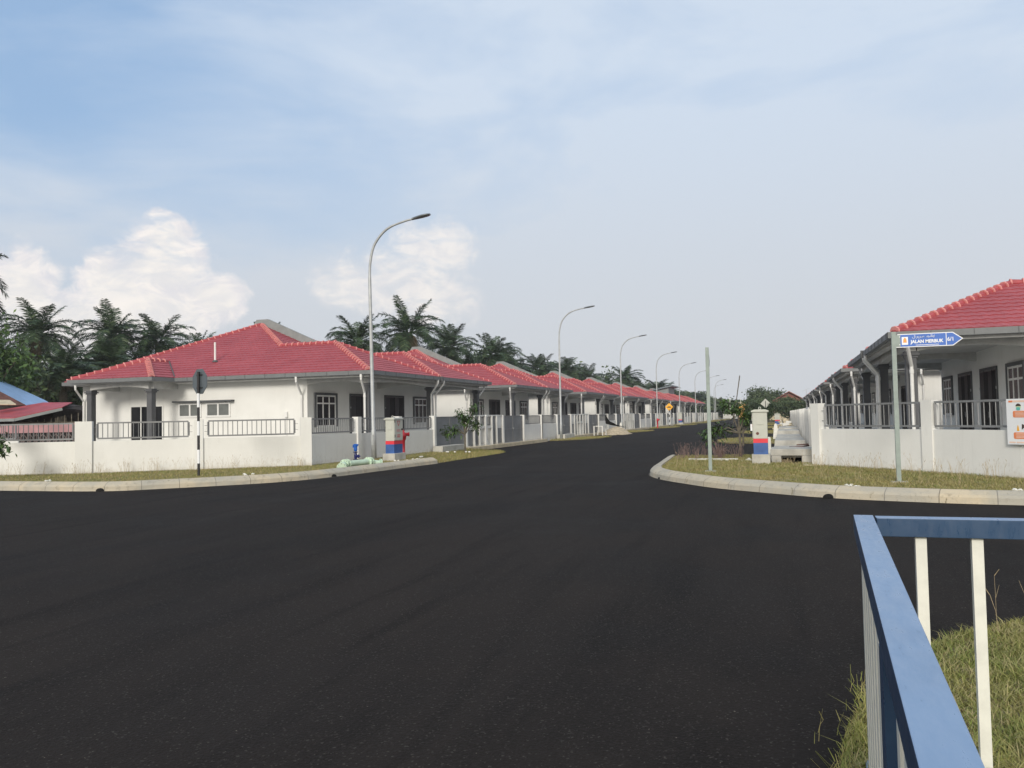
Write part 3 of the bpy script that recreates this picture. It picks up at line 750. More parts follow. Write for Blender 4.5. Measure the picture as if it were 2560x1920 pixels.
def corner_wall(label, pts, piers, segs, loc, wpier, nrm_side, flips, zt=ZT):
    """pts: polyline of the wall foot; piers: (x,y,half width, angle); segs: railing stretches"""
    t = thing('boundary_wall', label, 'garden wall', loc)
    lx, ly = loc[0], loc[1]; lw = MB()
    for a, b in zip(pts[:-1], pts[1:]):
        lw.bar((a[0]-lx, a[1]-ly, ZLW/2), (b[0]-lx, b[1]-ly, ZLW/2), .13, ZLW)
    lw.build('low_wall', M['wall'], t)
    ft = MB()
    for a, b in zip(pts[:-1], pts[1:]):
        ft.bar((a[0]-lx, a[1]-ly, .07), (b[0]-lx, b[1]-ly, .07), .24, .24)
    ft.build('footing', M['concrete'], t)
    for x, y, hw, an in piers:
        p = MB(); p.box(-hw, hw, -.13, .13, 0, zt); o = p.build('pillar', M['wall'], t); o.location = (x-lx, y-ly, 0); o.rotation_euler = (0,0,an)
    for a, b in segs:
        r = MB(); railing(r, (a[0]-lx, a[1]-ly), (b[0]-lx, b[1]-ly), ZLW+.08, zt-.06, .155); r.build('railing', M['rail'], t)
    return t
def along(a, b, s):
    a = np.array(a); b = np.array(b); d = (b-a)/np.hypot(*(b-a)); return tuple(a+d*s)
a, b, c, e = WL
off = .0; an = math.atan2(b[1]-a[1], b[0]-a[0]); an2 = math.atan2(c[1]-b[1], c[0]-b[0])
pl = [(*along(a,b,.02), .19, an), (*along(a,b,3.5), .14, an), (*along(a,b,6.97), .25, an)]
pc = along(b,c,3.6); pl.append((*pc, .16, an2)); d2 = along(pc, e, 3.6); pl.append((*d2,.16,an2)); d3 = along(d2, e, 3.6)
corner_wall('cream splayed corner wall with long grey railings behind the striped post', [a,b,pc,d2,d3],
            pl, [(along(a,b,.40), along(a,b,3.20)), (along(a,b,3.82), along(a,b,6.58)), (along(b,c,.27), along(b,c,3.42)), (along(pc,d2,.3), along(pc,d2,3.3))], (-18.5,23.2,0), .2, 1, None)
# short street-facing run from the corner to the first gate
corner_wall('cream street-facing corner wall with three railings behind the red hydrant', [(-15.84,25.3),(-15.84,35.95)],
            [(-15.84,28.75,.14,math.pi/2),(-15.84,32.35,.14,math.pi/2)], [((-15.84,25.5),(-15.84,28.45)),((-15.84,29.05),(-15.84,32.05)),((-15.84,32.65),(-15.84,35.80))], (-15.84,30.6,0), .2, 1, None)
a, b, c, e = WR
an = math.atan2(b[1]-a[1], b[0]-a[0]); an2 = math.atan2(c[1]-b[1], c[0]-b[0])
zr = 1.92
pl = [(*along(a,b,.05), .15, an), (*along(a,b,3.72), .15, an), (*along(c,e,1.5), .15, an2), (*along(c,e,5.0), .15, an2)]
corner_wall('pale splayed corner wall with grey railings on the right behind the name sign post', [a,b,c,e], pl,
            [(along(a,b,.32), along(a,b,3.45)), (along(b,c,.28), along(c,e,1.2)), (along(c,e,1.8), along(c,e,4.7))], (3.2,22.4,0), .2, 1, None, zt=zr)
corner_wall('short plain wall joining the right corner pillar to the first right gate', [(.93,25.4),(.93,28.75)], [], [((.93,25.5),(.93,28.6))], (.93,27,0), .2, 1, None)

# ------------------------------------------------------------------ street lamps
def make_lamp():
    t = thing('street_lamp', '', 'street lamp', group='street lamps along the left side')
    m = MB(); pts = [(0,0,0),(0,0,1.15),(0,0,1.2),(0,0,4),(0,0,7.2)]; rad = [.10,.10,.078,.07,.06]
    for q in smoothline([(0,0,7.2),(.05,0,7.85),(.26,0,8.52),(.80,0,9.06),(1.55,0,9.29),(2.0,0,9.35)], 5)[1:]: pts.append(tuple(q)); rad.append(.05 if q[0] < 1 else .042)
    m.tube(pts, rad, 12); m.build('pole', M['galv'], t, smooth=True)
    h = MB(); sec = [(1.9,.05,.05),(2.05,.10,.055),(2.3,.16,.06),(2.55,.155,.05),(2.66,.09,.03)]
    vs = []; n = 12
    for x, w_, hh in sec:
        zc = 9.34+(x-1.9)*.14
        for j in range(n):
            a_ = 2*math.pi*j/n; vs.append((x, math.cos(a_)*w_, zc+math.sin(a_)*hh*(1.2 if math.sin(a_) > 0 else .8)))
    fs = [(i*n+j, i*n+(j+1)%n, (i+1)*n+(j+1)%n, (i+1)*n+j) for i in range(len(sec)-1) for j in range(n)]+[tuple(range(n)), tuple((len(sec)-1)*n+j for j in range(n-1,-1,-1))]
    h.add(vs, fs); h.build('lamp_head', M['lampg'], t, smooth=True)
    d = MB(); d.box(-.05,.06,-.11,-.095,.6,1.0); d.box(-.17,.17,-.17,.17,0,.03); d.build('access_door', M['galv'], t)
    return t
lamp = make_lamp(); lamp.location = (-15.35,29.2,.12); lamp.rotation_euler = (R(.2),R(-.6),0); lamp['label'] = 'tall curved street lamp nearest the camera, beside the feeder pillar'
for i, (x, y, k) in enumerate([(-15.3,57.6,'second'),(-15.3,81,'third'),(-15.3,105,'fourth'),(-15.3,128.7,'fifth'),(-15.3,152.3,'sixth'),(-15.3,176,'seventh'),(-15.3,198,'eighth'),(-18.3,232,'farthest')]):
    dup(lamp, (x,y,.05), 0, f'{k} curved street lamp counted from the camera, left of the street')

# ------------------------------------------------------------------ text helper
FONTOK = []
def text(body, size, name, m, parent, loc, rot, ext=.0015, align='CENTER', sx=1.0, bold=.0):
    cu = bpy.data.curves.new('txt', 'FONT'); cu.body = body; cu.size = size; cu.extrude = ext; cu.align_x = align; cu.offset = bold; cu.resolution_u = 3
    o = bpy.data.objects.new('txt', cu); COL.objects.link(o)
    dg = bpy.context.evaluated_depsgraph_get(); me = bpy.data.meshes.new_from_object(o.evaluated_get(dg))
    bpy.data.objects.remove(o); bpy.data.curves.remove(cu)
    me.materials.clear(); me.materials.append(m)
    q = bpy.data.objects.new(name, me); COL.objects.link(q); q.parent = parent; q.location = loc; q.rotation_euler = rot; q.scale = (sx,1,1)
    return q
# ------------------------------------------------------------------ street name signs
def name_sign(label, loc, rz, h, written=True, flip=1, zt=None):
    t = thing('street_name_sign', label, 'street sign', loc, rz)
    p = MB(); p.box(-.045,.045,-.045,.045,0,h); p.build('post', M['green'], t, bevel=.004)
    b = MB(); b.box(-.16,.16,-.14,.14,-.02,.035); b.build('base_plate', M['concrete'], t)
    zt = zt if zt is not None else h-.03; zb = zt-.285; x0, x1, x2 = .045, 1.13, 1.32; ym = -.02; xi = .13
    pn = MB(); zm = (zt+zb)/2
    pn.prism([(x0,ym,zb),(x1,ym,zb),(x2,ym,zm),(x1,ym,zt),(x0+.03,ym,zt)], (0,.03,0)); panel = pn.build('sign_board', M['swhite'] if written else M['green'], t)
    if not written: return t
    q = MB(); q.prism([(xi,ym-.003,zb+.017),(x1-.008,ym-.003,zb+.017),(x2-.028,ym-.003,zm),(x1-.008,ym-.003,zt-.017),(xi,ym-.003,zt-.017)], (0,.002,0)); q.build('blue_field', M['sblue'], panel)
    q = MB(); q.box(x0+.001,xi,ym-.004,ym-.001,zb+.017,zt-.017); q.build('green_end', M['green'], panel)
    q = MB(); q.box(.995,1.008,ym-.005,ym-.003,zb+.017,zt-.017)
    for zz in (zb+.06, zt-.06): q.box(.105,.122,ym-.007,ym-.004,zz-.009,zz+.009)
    q.build('divider', M['swhite'], panel)
    q = MB(); q.box(.155,.275,ym-.005,ym-.003,zb+.055,zt-.065); em = q.build('emblem', M['swhite'], panel)
    q = MB(); q.prism([(.18,ym-.007,zb+.10),(.25,ym-.007,zb+.10),(.243,ym-.007,zb+.17),(.225,ym-.007,zb+.20),(.205,ym-.007,zb+.20),(.187,ym-.007,zb+.17)], (0,.0015,0)); q.build('emblem_red', M['orange'], em)
    q = MB(); q.prism([(.203,ym-.009,zb+.105),(.227,ym-.009,zb+.105),(.225,ym-.009,zb+.19),(.205,ym-.009,zb+.19)], (0,.0015,0)); q.build('emblem_gold', M['yellow'], em)
    ry = (R(90),0,0)
    text('JALAN MERBUK', .095, 'lettering', M['swhite'], panel, (.635,ym-.005,zb+.082), ry, sx=.93, bold=.0035)
    text('6/1', .115, 'lettering', M['swhite'], panel, (1.085,ym-.005,zb+.10), ry, sx=.9, bold=.002)
    # Jawi line drawn as strokes (right to left: jalan merbuk)
    J = MB(); S_ = .0050
    def st(pts, z0=zb+.205):
        J.tube([(x_, ym-.006, z0+z_) for x_, z_ in pts], S_, 5)
    def dot(x_, z_): J.box(x_-.005,x_+.005,ym-.008,ym-.004,zb+.205+z_-.005,zb+.205+z_+.005)
    st([(.79,.02),(.775,.03),(.765,.012),(.785,.0),(.75,.0),(.70,.0)]); dot(.768,-.015)
    st([(.74,.0),(.735,.05)]); st([(.72,.0),(.715,.05)]); st([(.70,.0),(.67,-.008),(.64,-.004),(.632,.012)]); dot(.672,.015); dot(.656,.015)
    st([(.585,.0),(.572,.018),(.558,.006),(.572,-.002),(.545,.0),(.53,-.004),(.515,.012),(.51,-.012),(.495,-.024)])
    st([(.49,.012),(.484,-.002),(.465,.0)]); dot(.478,-.02)
    st([(.465,.0),(.455,.016),(.446,.006),(.458,-.002),(.45,-.016),(.432,-.024)])
    st([(.42,.018),(.405,.026),(.398,.012),(.414,.006),(.408,-.014),(.385,-.024),(.362,-.016),(.358,.004)]); dot(.398,.045); dot(.412,.045)
    J.build('jawi_lettering', M['swhite'], panel)
    q = MB()
    x_ = .42
    while x_ < .86:
        w_ = .011+.006*random.random(); q.box(x_,x_+w_,ym-.006,ym-.003,zb+.033,zb+.047); x_ += w_+.0045
    q.build('small_print', M['peach'] if False else M['swhite'], panel)
    return t
name_sign('blue arrow-shaped street name sign reading JALAN MERBUK 6/1 on a sage green post', (2.24,19.23,.15), 0, 3.20, True, zt=3.145)
name_sign('sage green sign post seen edge-on at the tip of the grass verge', (-1.92,22.5,.15), R(93), 3.30, False, zt=3.14)

# ------------------------------------------------------------------ stop sign from behind and warning signs
def striped(parent, h, r, n, first_black=True, name='post'):
    m = MB()
    for i in range(n):
        m.cur = (i%2) if first_black else 1-(i%2); z0 = h*i/n; m.tube([(0,0,z0),(0,0,h*(i+1)/n)], r, 12)
    return m.build(name, [M['black'], M['swhite']], parent)
t = thing('stop_sign', 'grey back of an octagonal road sign on a black and white striped post', 'road sign', (-16.42,20.3,.13), R(-19))
m = MB(); hs = [(0,.40),(.40,.80),(.80,1.22),(1.22,1.64),(1.64,2.05),(2.05,2.46),(2.46,3.10)]
for i, (z0, z1) in enumerate(hs): m.cur = i%2; m.tube([(0,0,z0),(0,0,z1)], .038, 12)
m.build('post', [M['black'], M['swhite']], t)
m = MB(); r8 = .40; m.prism([(r8*math.cos(R(22.5+45*i)), .045, 2.81+r8*math.sin(R(22.5+45*i))) for i in range(8)], (0,.012,0)); m.build('sign_plate', M['signb'], t)
m = MB()
for z in (2.62, 3.0): m.box(-.15,.15,.028,.044,z-.02,z+.02)
m.build('bracket', M['black'], t)
def diamond(label, loc, rz, back):
    t = thing('warning_sign', label, 'road sign', loc, rz)
    striped(t, 2.3, .04, 7)
    m = MB(); m.tube([(0,.035,2.2),(0,.035,2.9)], .03, 8) if back else m.tube([(0,.03,2.2),(0,.03,2.8)], .03, 8); m.build('upper_post', M['black'], t)
    s_ = .52; y = -.01 if not back else .075
    m = MB(); m.prism([(s_,y,2.62),(0,y,2.62+s_),(-s_,y,2.62),(0,y,2.62-s_)], (0,.012,0)); m.build('sign_plate', M['yellow'] if not back else M['beige'], t)
    if not back:
        m = MB(); q = [(-.28,2.53)]+[(.28*math.cos(a_)*-1, 2.53+.17*math.sin(a_)**1.5) for a_ in np.linspace(.15,math.pi-.15,9)]+[(.28,2.53)]
        m.prism([(x_,y-.008,z_) for x_,z_ in q[::-1]], (0,.004,0)); m.build('hump_symbol', M['black'], t)
        m = MB()
        s2 = .48
        m.prism([(s2,y-.004,2.62),(0,y-.004,2.62+s2),(-s2,y-.004,2.62),(0,y-.004,2.62-s2)], (0,.003,0)); m.build('sign_face', M['yellow'], t)
    return t
diamond('yellow diamond road hump warning sign on a striped post along the left row', (-14.2,108,.0), 0, False)
diamond('grey back of a diamond road sign on a striped post above the right verge', (-1.95,92,.0), 0, True)

# ------------------------------------------------------------------ feeder pillars, hydrant, valve, pipe
def feeder(label, loc, wx, wy, zc, rz=0, street=1, base=(.5,.9)):
    t = thing('feeder_pillar', label, 'electrical box', loc, rz)
    m = MB(); m.box(-base[0]/2,base[0]/2,-base[1]/2,base[1]/2,-.05,.30); m.build('plinth', M['concrete'], t, bevel=.012)
    hx, hy = wx/2, wy/2
    m = MB(); m.box(-hx,hx,-hy,hy,.30,.64); m.build('blue_base', M['blueb'], t)
    m = MB(); m.box(-hx-.002,hx+.002,-hy-.002,hy+.002,.64,.765); m.build('red_band', M['redb'], t)
    m = MB(); m.box(-hx,hx,-hy,hy,.765,zc); cab = m.build('cabinet', M['beige'], t, bevel=.01)
    m = MB(); m.box(-hx-.045,hx+.045,-hy-.045,hy+.045,zc,zc+.045)
    m.prism([(-hx-.03,-hy-.03,zc+.045),(hx+.03,-hy-.03,zc+.045),(hx-.05,-hy-.03,zc+.075),(-hx+.05,-hy-.03,zc+.075)], (0,wy+.06,0)); m.build('cap', M['beige'], t)
    m = MB(); 
    pts = [(math.cos(a_)*.035, -hy*.3, zc+.11+math.sin(a_)*.035) for a_ in np.linspace(0,2*math.pi,13)]; m.tube(pts, .011, 6); m.build('lifting_eye', M['beige'], t)
    # recessed plates on the near face and door on the street face
    m = MB(); m.box(-hx*.55,hx*.55,-hy-.012,-hy-.002,zc-.36,zc-.10); m.box(-hx*.45,hx*.45,-hy-.018,-hy-.002,zc-.375,zc-.36); m.build('louvre_plate', M['beige'], cab)
    m = MB(); m.box(-hx*.5,hx*.5,-hy-.012,-hy-.002,.40,.56); m.box(-hx*.5,hx*.5,-hy-.02,-hy-.002,.555,.57); m.build('base_vent', M['blueb'], t)
    sx_ = street
    m = MB(); x0_, x1_ = sorted((sx_*(hx+.002), sx_*(hx+.02))); m.box(x0_,x1_,-hy+.03,hy-.02,.79,zc-.02); dr = m.build('cabinet_door', M['beige'], t)
    m = MB(); x0_, x1_ = sorted((sx_*(hx+.02), sx_*(hx+.035)))
    for z in (.90, zc-.12): m.box(x0_,x1_,-hy+.02,-hy+.05,z,z+.1)
    m.box(x0_,x1_+.02*(sx_>0),hy-.14,hy-.06,1.16,1.22); m.build('hinge', M['black'], dr)
    m = MB(); X_ = sx_*(hx+.022)
    tr = [(X_,-.12,1.50),(X_,.10,1.50),(X_,-.01,1.32)]
    for a_, b_ in zip(tr, tr[1:]+tr[:1]): m.bar(a_, b_, .02, .006, (1,0,0))
    for k in range(3): m.bar((X_,-.13+k*.11,1.10),(X_,-.13+k*.11,1.20), .022, .006, (1,0,0))
    for z in (.98,.91):
        for k in range(3): m.bar((X_,-.12+k*.085,z),(X_,-.06+k*.085,z), .006, .035)
    m.build('danger_marking', M['red'], dr)
    return t
feeder('grey feeder pillar with red and blue bands beside the red hydrant at the left kerb', (-14.05,28.35,.14), .35, .72, 1.56, 0, 1, (.5,.95))
fp = feeder('tall grey feeder pillar with red and blue bands on the right verge', (-.72,25.95,.15), .41, .36, 1.56, 0, -1, (.52,.5))
m = MB(); m.box(-.28,-.21,-.10,.10,1.0,1.2); m.box(-.24,-.21,-.05,.05,1.3,1.45); m.build('side_meter_box', M['swhite'], fp)
m = MB(); m.lathe((-.08,-.183,.92), [(0,.045),(.002,.03)], 10, (0,-1,0)); m.build('rust_spot', M['zbrown'], fp)
feeder('distant feeder pillar with red and blue bands against the left wall', (-15.0,126.5,.1), .5, .9, 1.75, 0, 1, (.9,1.4))
feeder('distant feeder pillar with bands beyond the rubble on the right', (-.8,92,.1), .5, .5, 1.35, 0, -1, (.7,.7))
def hydrant(label, loc, s=1):
    t = thing('fire_hydrant', label, 'fire hydrant', loc, R(20)); t.scale = (s,s,s)
    m = MB(); m.lathe((0,0,0), [(0,.10),(.03,.10),(.04,.062),(.62,.062),(.66,.085),(.70,.10),(.82,.115),(.88,.10),(.92,.05),(.97,.045),(.99,.02)], 16); m.build('barrel', M['red'], t, smooth=True)
    m = MB(); m.lathe((0,-.05,.80), [(0,.07),(.10,.06),(.11,.075),(.16,.075)], 12, (.3,-1,-.15)); m.lathe((.06,0,.84), [(0,.06),(.10,.055),(.11,.07),(.15,.07)], 12, (1,.2,0)); m.build('outlet', M['red'], t, smooth=True)
    return t
hydrant('red pillar fire hydrant beside the left feeder pillar', (-14.35,29.75,.12), 1.18)
hydrant('small distant red fire hydrant at the foot of the fourth lamp', (-14.7,100.8,.05), 1.2)
t = thing('water_valve', 'bright blue water valve standing on a pale pipe stub by the left wall', 'water valve', (-14.72,26.6,.14)); t.scale = (.76,.76,.76)
m = MB(); m.tube([(0,0,-.05),(0,0,.20)], .05, 12); m.build('pipe_stub', M['swhite'], t)
m = MB(); m.lathe((0,0,.20), [(0,.12),(.025,.12),(.03,.05),(.10,.07),(.20,.075),(.30,.06),(.33,.06),(.34,.12),(.37,.12)], 16); m.lathe((.05,-.02,.36), [(0,.05),(.10,.05),(.11,.085),(.14,.085),(.15,.03),(.24,.02)], 12, (1,-.2,0)); m.build('valve_body', M['bluen'], t)
m = MB(); m.lathe((0,0,.58), [(0,.03),(.02,.07),(.08,.09),(.24,.09),(.25,.115),(.33,.12),(.36,.07)], 16); m.box(-.13,-.06,-.05,.05,.76,.88); m.box(.05,.14,-.03,.03,.86,.93); m.build('valve_head', M['bluev'], t)
t = thing('flanged_pipe', 'pale mint flanged pipe with bent ends lying on the left kerb', 'pipe', (-13.62,24.75,.22), math.atan2(25.85-23.7, -13.55+13.72))
m = MB()
cl_ = smoothline([(-1.22,-.20,-.02),(-1.02,-.12,.03),(-.78,0,.06),(-.3,0,.06),(.3,0,.06),(.62,.0,.06),(.86,-.06,.02),(1.06,-.20,-.02)], 4)
m.tube(cl_, .10, 16); m.build('pipe_run', M['mint'], t, smooth=True)
for (p, ax) in (((-1.22,-.2,-.02),(-1,-.45,-.2)),((-.80,0,.06),(1,0,0)),((-.64,0,.06),(1,0,0)),((.60,0,.06),(1,0,0)),((.74,-.01,.05),(1,0,0)),((1.06,-.2,-.02),(.8,-.6,-.15))):
    m = MB(); m.lathe(p, [(0,.165),(.035,.165)], 18, ax); f_ = m.build('flange', M['mint'], t)
    m = MB(); A = Vector(ax).normalized(); U = A.cross(Vector((0,0,1))).normalized(); W_ = A.cross(U)
    for k in range(8):
        c_ = Vector(p)+U*math.cos(k*math.pi/4)*.135+W_*math.sin(k*math.pi/4)*.135; m.tube([c_-A*.004, c_+A*.039], .012, 6)
    m.build('bolt_hole', M['dark'], f_)
# concrete pieces
def block(name, label, loc, dims, rz=0, m='concrete', group=None, top=1.0, cat='concrete block'):
    b = MB(); x, y, z = dims; tx, ty = x*top/2, y*top/2
    b.add([(-x/2,-y/2,-.05),(x/2,-y/2,-.05),(x/2,y/2,-.05),(-x/2,y/2,-.05),(-tx,-ty,z),(tx,-ty,z),(tx,ty,z),(-tx,ty,z)], [(3,2,1,0),(4,5,6,7),(0,1,5,4),(1,2,6,5),(2,3,7,6),(3,0,4,7)])
    o = b.build(name, M[m], None, bevel=.02); o.location = loc; o.rotation_euler = (0,0,rz); return tag(o, label, cat, group)
block('concrete_slab', 'pale concrete culvert slab at the foot of the first left gate', (-15.42,37.05,.06), (.52,2.95,.36), 0, 'concrete', top=.95, cat='concrete slab')
block('concrete_slab', 'concrete culvert slab at the foot of the second lamp', (-15.35,59.2,.05), (.6,3.0,.34), 0, 'concrete', top=.95, cat='concrete slab')
for i, (x, y, lab, h) in enumerate([(-.56,28.1,'white tapered marker post beside the right feeder pillar',.75),(-15.2,79.8,'white tapered marker post by the sand heap on the left',.85),(-.55,51,'white tapered marker post beside the far concrete slabs',.9),(-.4,86,'most distant white marker post on the right',.9)]):
    o = MB(); o.prism([(-.10,0,0),(.11,0,0),(.09,0,h),(.03,0,h+.03),(-.02,0,h),(-.09,0,h*.6)] if i == 0 else [(-.17,0,0),(.17,0,0),(.10,0,h*.8),(.05,0,h),(-.05,0,h),(-.10,0,h*.8)], (0,.12,0))
    o = o.build('marker_post', M['cwhite'], None, bevel=.01); o.location = (x,y,.12); tag(o, lab, 'marker post', 'white marker posts')
# open drain along the right wall: headwall, then raised slabs
t = thing('culvert_headwall', 'concrete drain headwall with a dark square mouth below the right wall', 'drain', (.15,26.4,.08))
m = MB(); m.box(-.58,-.30,-.2,.0,-.05,.30); m.box(.28,.62,-.2,.0,-.05,.30); m.box(-.60,.62,.0,1.5,.24,.50); m.box(-.60,.62,-.16,.0,.302,.50)
m.box(-.58,-.3,.0,3,-.05,.24); m.box(.28,.62,.0,3,-.05,.24); m.build('headwall', M['concrete'], t, bevel=.015)
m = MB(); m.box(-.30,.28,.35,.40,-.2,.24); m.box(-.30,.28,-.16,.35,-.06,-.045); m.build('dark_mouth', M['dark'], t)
pts = [(-.15+rng.uniform(-.25,.4), 26.3+rng.uniform(-.1,.25), .05) for _ in range(14)]; stalks(pts, .22, 12, 'straw', 'drain_weeds', 8, .004)
for i, (y0, y1, z, nm) in enumerate([(28.3,31.6,.40,'second'),(33.6,38.2,.52,'third'),(40,44.5,.48,'fourth'),(47.5,52,.60,'fifth'),(54.5,60,.62,'sixth')]):
    block('concrete_slab', f'{nm} concrete slab from the drain mouth in the row along the right wall', (.14,(y0+y1)/2,.08), (1.2,y1-y0,z), 0, 'concrete', 'slabs over the right drain', .93, 'concrete slab')
m = MB(); m.tube([(.1,28.6,.54),(.3,28.9,.53),(.5,28.8,.55),(.72,29.6,.56)], .025, 6); tag(m.build('iron_bar', M['zbrown']), 'dark bent iron bar lying on the drain slabs', 'iron bar')
m = MB(); m.tube([(.35,30.8,.53),(.74,31.0,.55)], .02, 6); tag(m.build('iron_rod', M['zbrown']), 'short thin iron rod lying across the second drain slab', 'iron rod')
# rubble
def rubble(name, label, cx, cy, n, sx, sy, h, seed, m='cwhite', size=(.15,.5)):
    rg = random.Random(seed); b = MB()
    for i in range(n):
        x = rg.gauss(0,sx); y = rg.gauss(0,sy); s_ = rg.uniform(*size); z = max(0, h*(1-abs(x)/sx/2.2)*(1-abs(y)/sy/2.2))*rg.random()
        d = Vector((rg.uniform(-1,1),rg.uniform(-1,1),rg.uniform(-.4,.4))).normalized()
        c_ = Vector((x,y,z+.1)); b.bar(c_-d*s_/2, c_+d*s_/2, s_*rg.uniform(.3,.7), s_*rg.uniform(.2,.5))
    o = b.build(name, M[m]); o.location = (cx,cy,.05); return tag(o, label, 'rubble')
rubble('rubble_heap', 'pale broken concrete heap where the right verge meets the drain', .1, 66, 60, .35, 3, 1.0, 3)
rubble('rubble_heap', 'heap of broken tiles beyond the concrete slabs on the right', -.1, 76, 60, .4, 4, 1.3, 4, 'apron')
rubble('stone_edging', 'small white stones lying in the grass beside the right tree', -1.2, 27.6, 26, .5, .12, .05, 5, 'cwhite', (.08,.2))
b = MB(); b.box(-3.1,-1.5,27.9,28.1,.14,.21); tag(b.build('edging_strip', M['cwhite'], None, bevel=.01), 'thin white concrete strip lying behind the edge-on sign post', 'edging')
# small litter of stones on verges
stones = MB(); rg = random.Random(3)
for x, y in [(-13.6,27.6),(-13.2,28.3),(-13.3,28.9),(-13.1,27.9),(1.2,17.9),(1.4,18.0),(3.9,17.3),(-13.9,30.6),(-14.5,35.2),(-13.7,35.0),(-19.6,18.0),(-15.1,20.7)]:
    for k in range(3): stones.lathe((x+rg.gauss(0,.12),y+rg.gauss(0,.12),ZV), [(0,.05),(.03,.05),(.05,.02)], 6)
struct(stones.build('scattered_stones', M['cwhite']), 'stuff')
# sand heap and tarpaulin on the left
b = MB(); n = 20
ring = [[(math.cos(2*math.pi*j/n)*2.6*(1-i/5)*(1+.15*math.sin(j*2.1+i)), math.sin(2*math.pi*j/n)*3.4*(1-i/5)*(1+.1*math.cos(j*1.7)), .95*math.sin(i/5*math.pi/2)+.05*math.sin(j*3+i)) for j in range(n)] for i in range(6)]
b.add([q for r__ in ring for q in r__], [(i*n+j, i*n+(j+1)%n, (i+1)*n+(j+1)%n, (i+1)*n+j) for i in range(5) for j in range(n)])
o = b.build('sand_heap', M['sand'], smooth=True); o.location = (-14.3,73,.0); o.scale = (.45,1,.7); tag(o, 'pale sand heap in front of the third pair of left houses', 'sand heap')
b = MB(); b.add([(0,0,1.5),(.3,.4,.9),(.8,1.6,.5),(1.2,4.5,.25),(.3,1.2,.55),(-.1,.6,.7)], [(0,1,5),(1,4,5),(1,2,4),(2,3,4)])
b.add([(0,.1,1.45),(.3,.5,.85),(.8,1.7,.45),(1.2,4.4,.2),(.3,1.3,.5),(-.1,.7,.65)], [(5,1,0),(5,4,1),(4,2,1),(4,3,2)])
o = b.build('tarpaulin', M['dark']); o.location = (-15.2,72.5,.3); tag(o, 'dark torn tarpaulin draped on the sand heap', 'tarpaulin')
b = MB()
for q in ((0,0,.0),(.7,0,0),(0,1.4,0),(.7,1.4,0)): b.bar(q, (q[0],q[1],.75), .08)
b.bar((0,0,.75),(0,1.4,.75), .08); b.bar((.7,0,.75),(.7,1.4,.75), .08); b.bar((0,.7,.75),(.7,.7,.75), .3, .05)
o = b.build('work_trestle', M['cwhite']); o.location = (-15.1,67.5,.05); tag(o, 'small pale work trestle standing before the sand heap', 'trestle')

# ------------------------------------------------------------------ poster on the right corner wall
pa = along(WR[1], WR[2], 2.42); dv = np.array(WR[2])-np.array(WR[1]); ang = math.atan2(dv[1], dv[0])
t = thing('health_notice', 'white notice board with orange boxes and a masked face on the right wall', 'notice board', (pa[0],pa[1],.90), ang)
yo = -.14
m = MB(); m.box(0,.82,yo-.02,yo,0,.98); bd = m.build('board', M['swhite'], t)
m = MB(); m.box(.06,.16,yo-.024,yo-.021,.905,.945)
def rrect(mb, x0,x1,z0,z1,r=.03,y=yo-.024):
    q = []
    for cx,cz,a0 in ((x1-r,z1-r,0),(x0+r,z1-r,90),(x0+r,z0+r,180),(x1-r,z0+r,270)):
        for k in range(4): a_ = R(a0+30*k); q.append((cx+r*math.cos(a_), y, cz+r*math.sin(a_)))
    mb.prism(q[::-1], (0,.003,0))
rrect(m, .16,.76,.58,.72); rrect(m, .16,.76,.12,.26); m.build('orange_box', M['orange'], bd)
m = MB(); m.box(.17,.78,yo-.023,yo-.021,.905,.945); m.box(.04,.2,yo-.023,yo-.021,.03,.06); m.box(.22,.78,yo-.023,yo-.021,.03,.06)
for z0 in (.58,.12):
    for k, wd_ in enumerate((.42,.48,.46,.30)): m.box(.22,.22+wd_,yo-.028,yo-.0245,z0+.022+k*.028,z0+.034+k*.028)
m.build('text_line', M['peach'], bd)
m = MB(); m.lathe((.30,yo-.021,.81), [(0,.062),(.003,.062)], 18, (0,-1,0)); fa = m.build('face', M['skin'], bd)
m = MB(); m.prism([(.30+.066*math.cos(a_), yo-.0275, .815+.062*math.sin(a_)) for a_ in np.linspace(0.1,math.pi-.1,10)][::-1], (0,.003,0)); m.build('hair', M['brown'], fa)
m = MB(); rrect(m, .255,.345,.735,.80,.02,yo-.031); m.build('mask', M['teal'], fa)
m = MB(); m.prism([(.24,yo-.024,.29),(.30,yo-.024,.29),(.285,yo-.024,.38),(.27,yo-.024,.42),(.255,yo-.024,.38)], (0,.003,0)); m.build('bottle_picture', M['yellow'], bd)
m = MB(); m.prism([(.36,yo-.024,.32),(.42,yo-.024,.36),(.42,yo-.024,.42),(.37,yo-.024,.44)], (0,.003,0)); m.build('hand_picture', M['brown'], bd)

# ------------------------------------------------------------------ blue and cream railing at the camera
t = thing('guard_railing', 'blue-topped railing with cream bars in the near right corner', 'railing', (.337,4.26,0))
def rl(x, y): return (x-.357, y-4.26)
A0 = Vector((.357-.357,0,0)); far = Vector((0,0,0)); near = Vector((.134-.337, -.3-4.26, 0)); dirn = (near-far).normalized()
perp = Vector((-dirn.y, dirn.x, 0))
zt_ = 1.2; W2 = .0435
m = MB(); c1 = far + perp*0
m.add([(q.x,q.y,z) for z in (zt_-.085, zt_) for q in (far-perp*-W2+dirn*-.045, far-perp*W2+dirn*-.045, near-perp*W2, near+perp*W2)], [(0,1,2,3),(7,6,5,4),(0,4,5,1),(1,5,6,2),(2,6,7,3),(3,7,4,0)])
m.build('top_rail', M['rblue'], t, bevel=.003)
m = MB(); m.box(.052, 3.4, -.047, .045, zt_-.088, zt_-.003); m.build('top_rail', M['rblue'], t, bevel=.003)
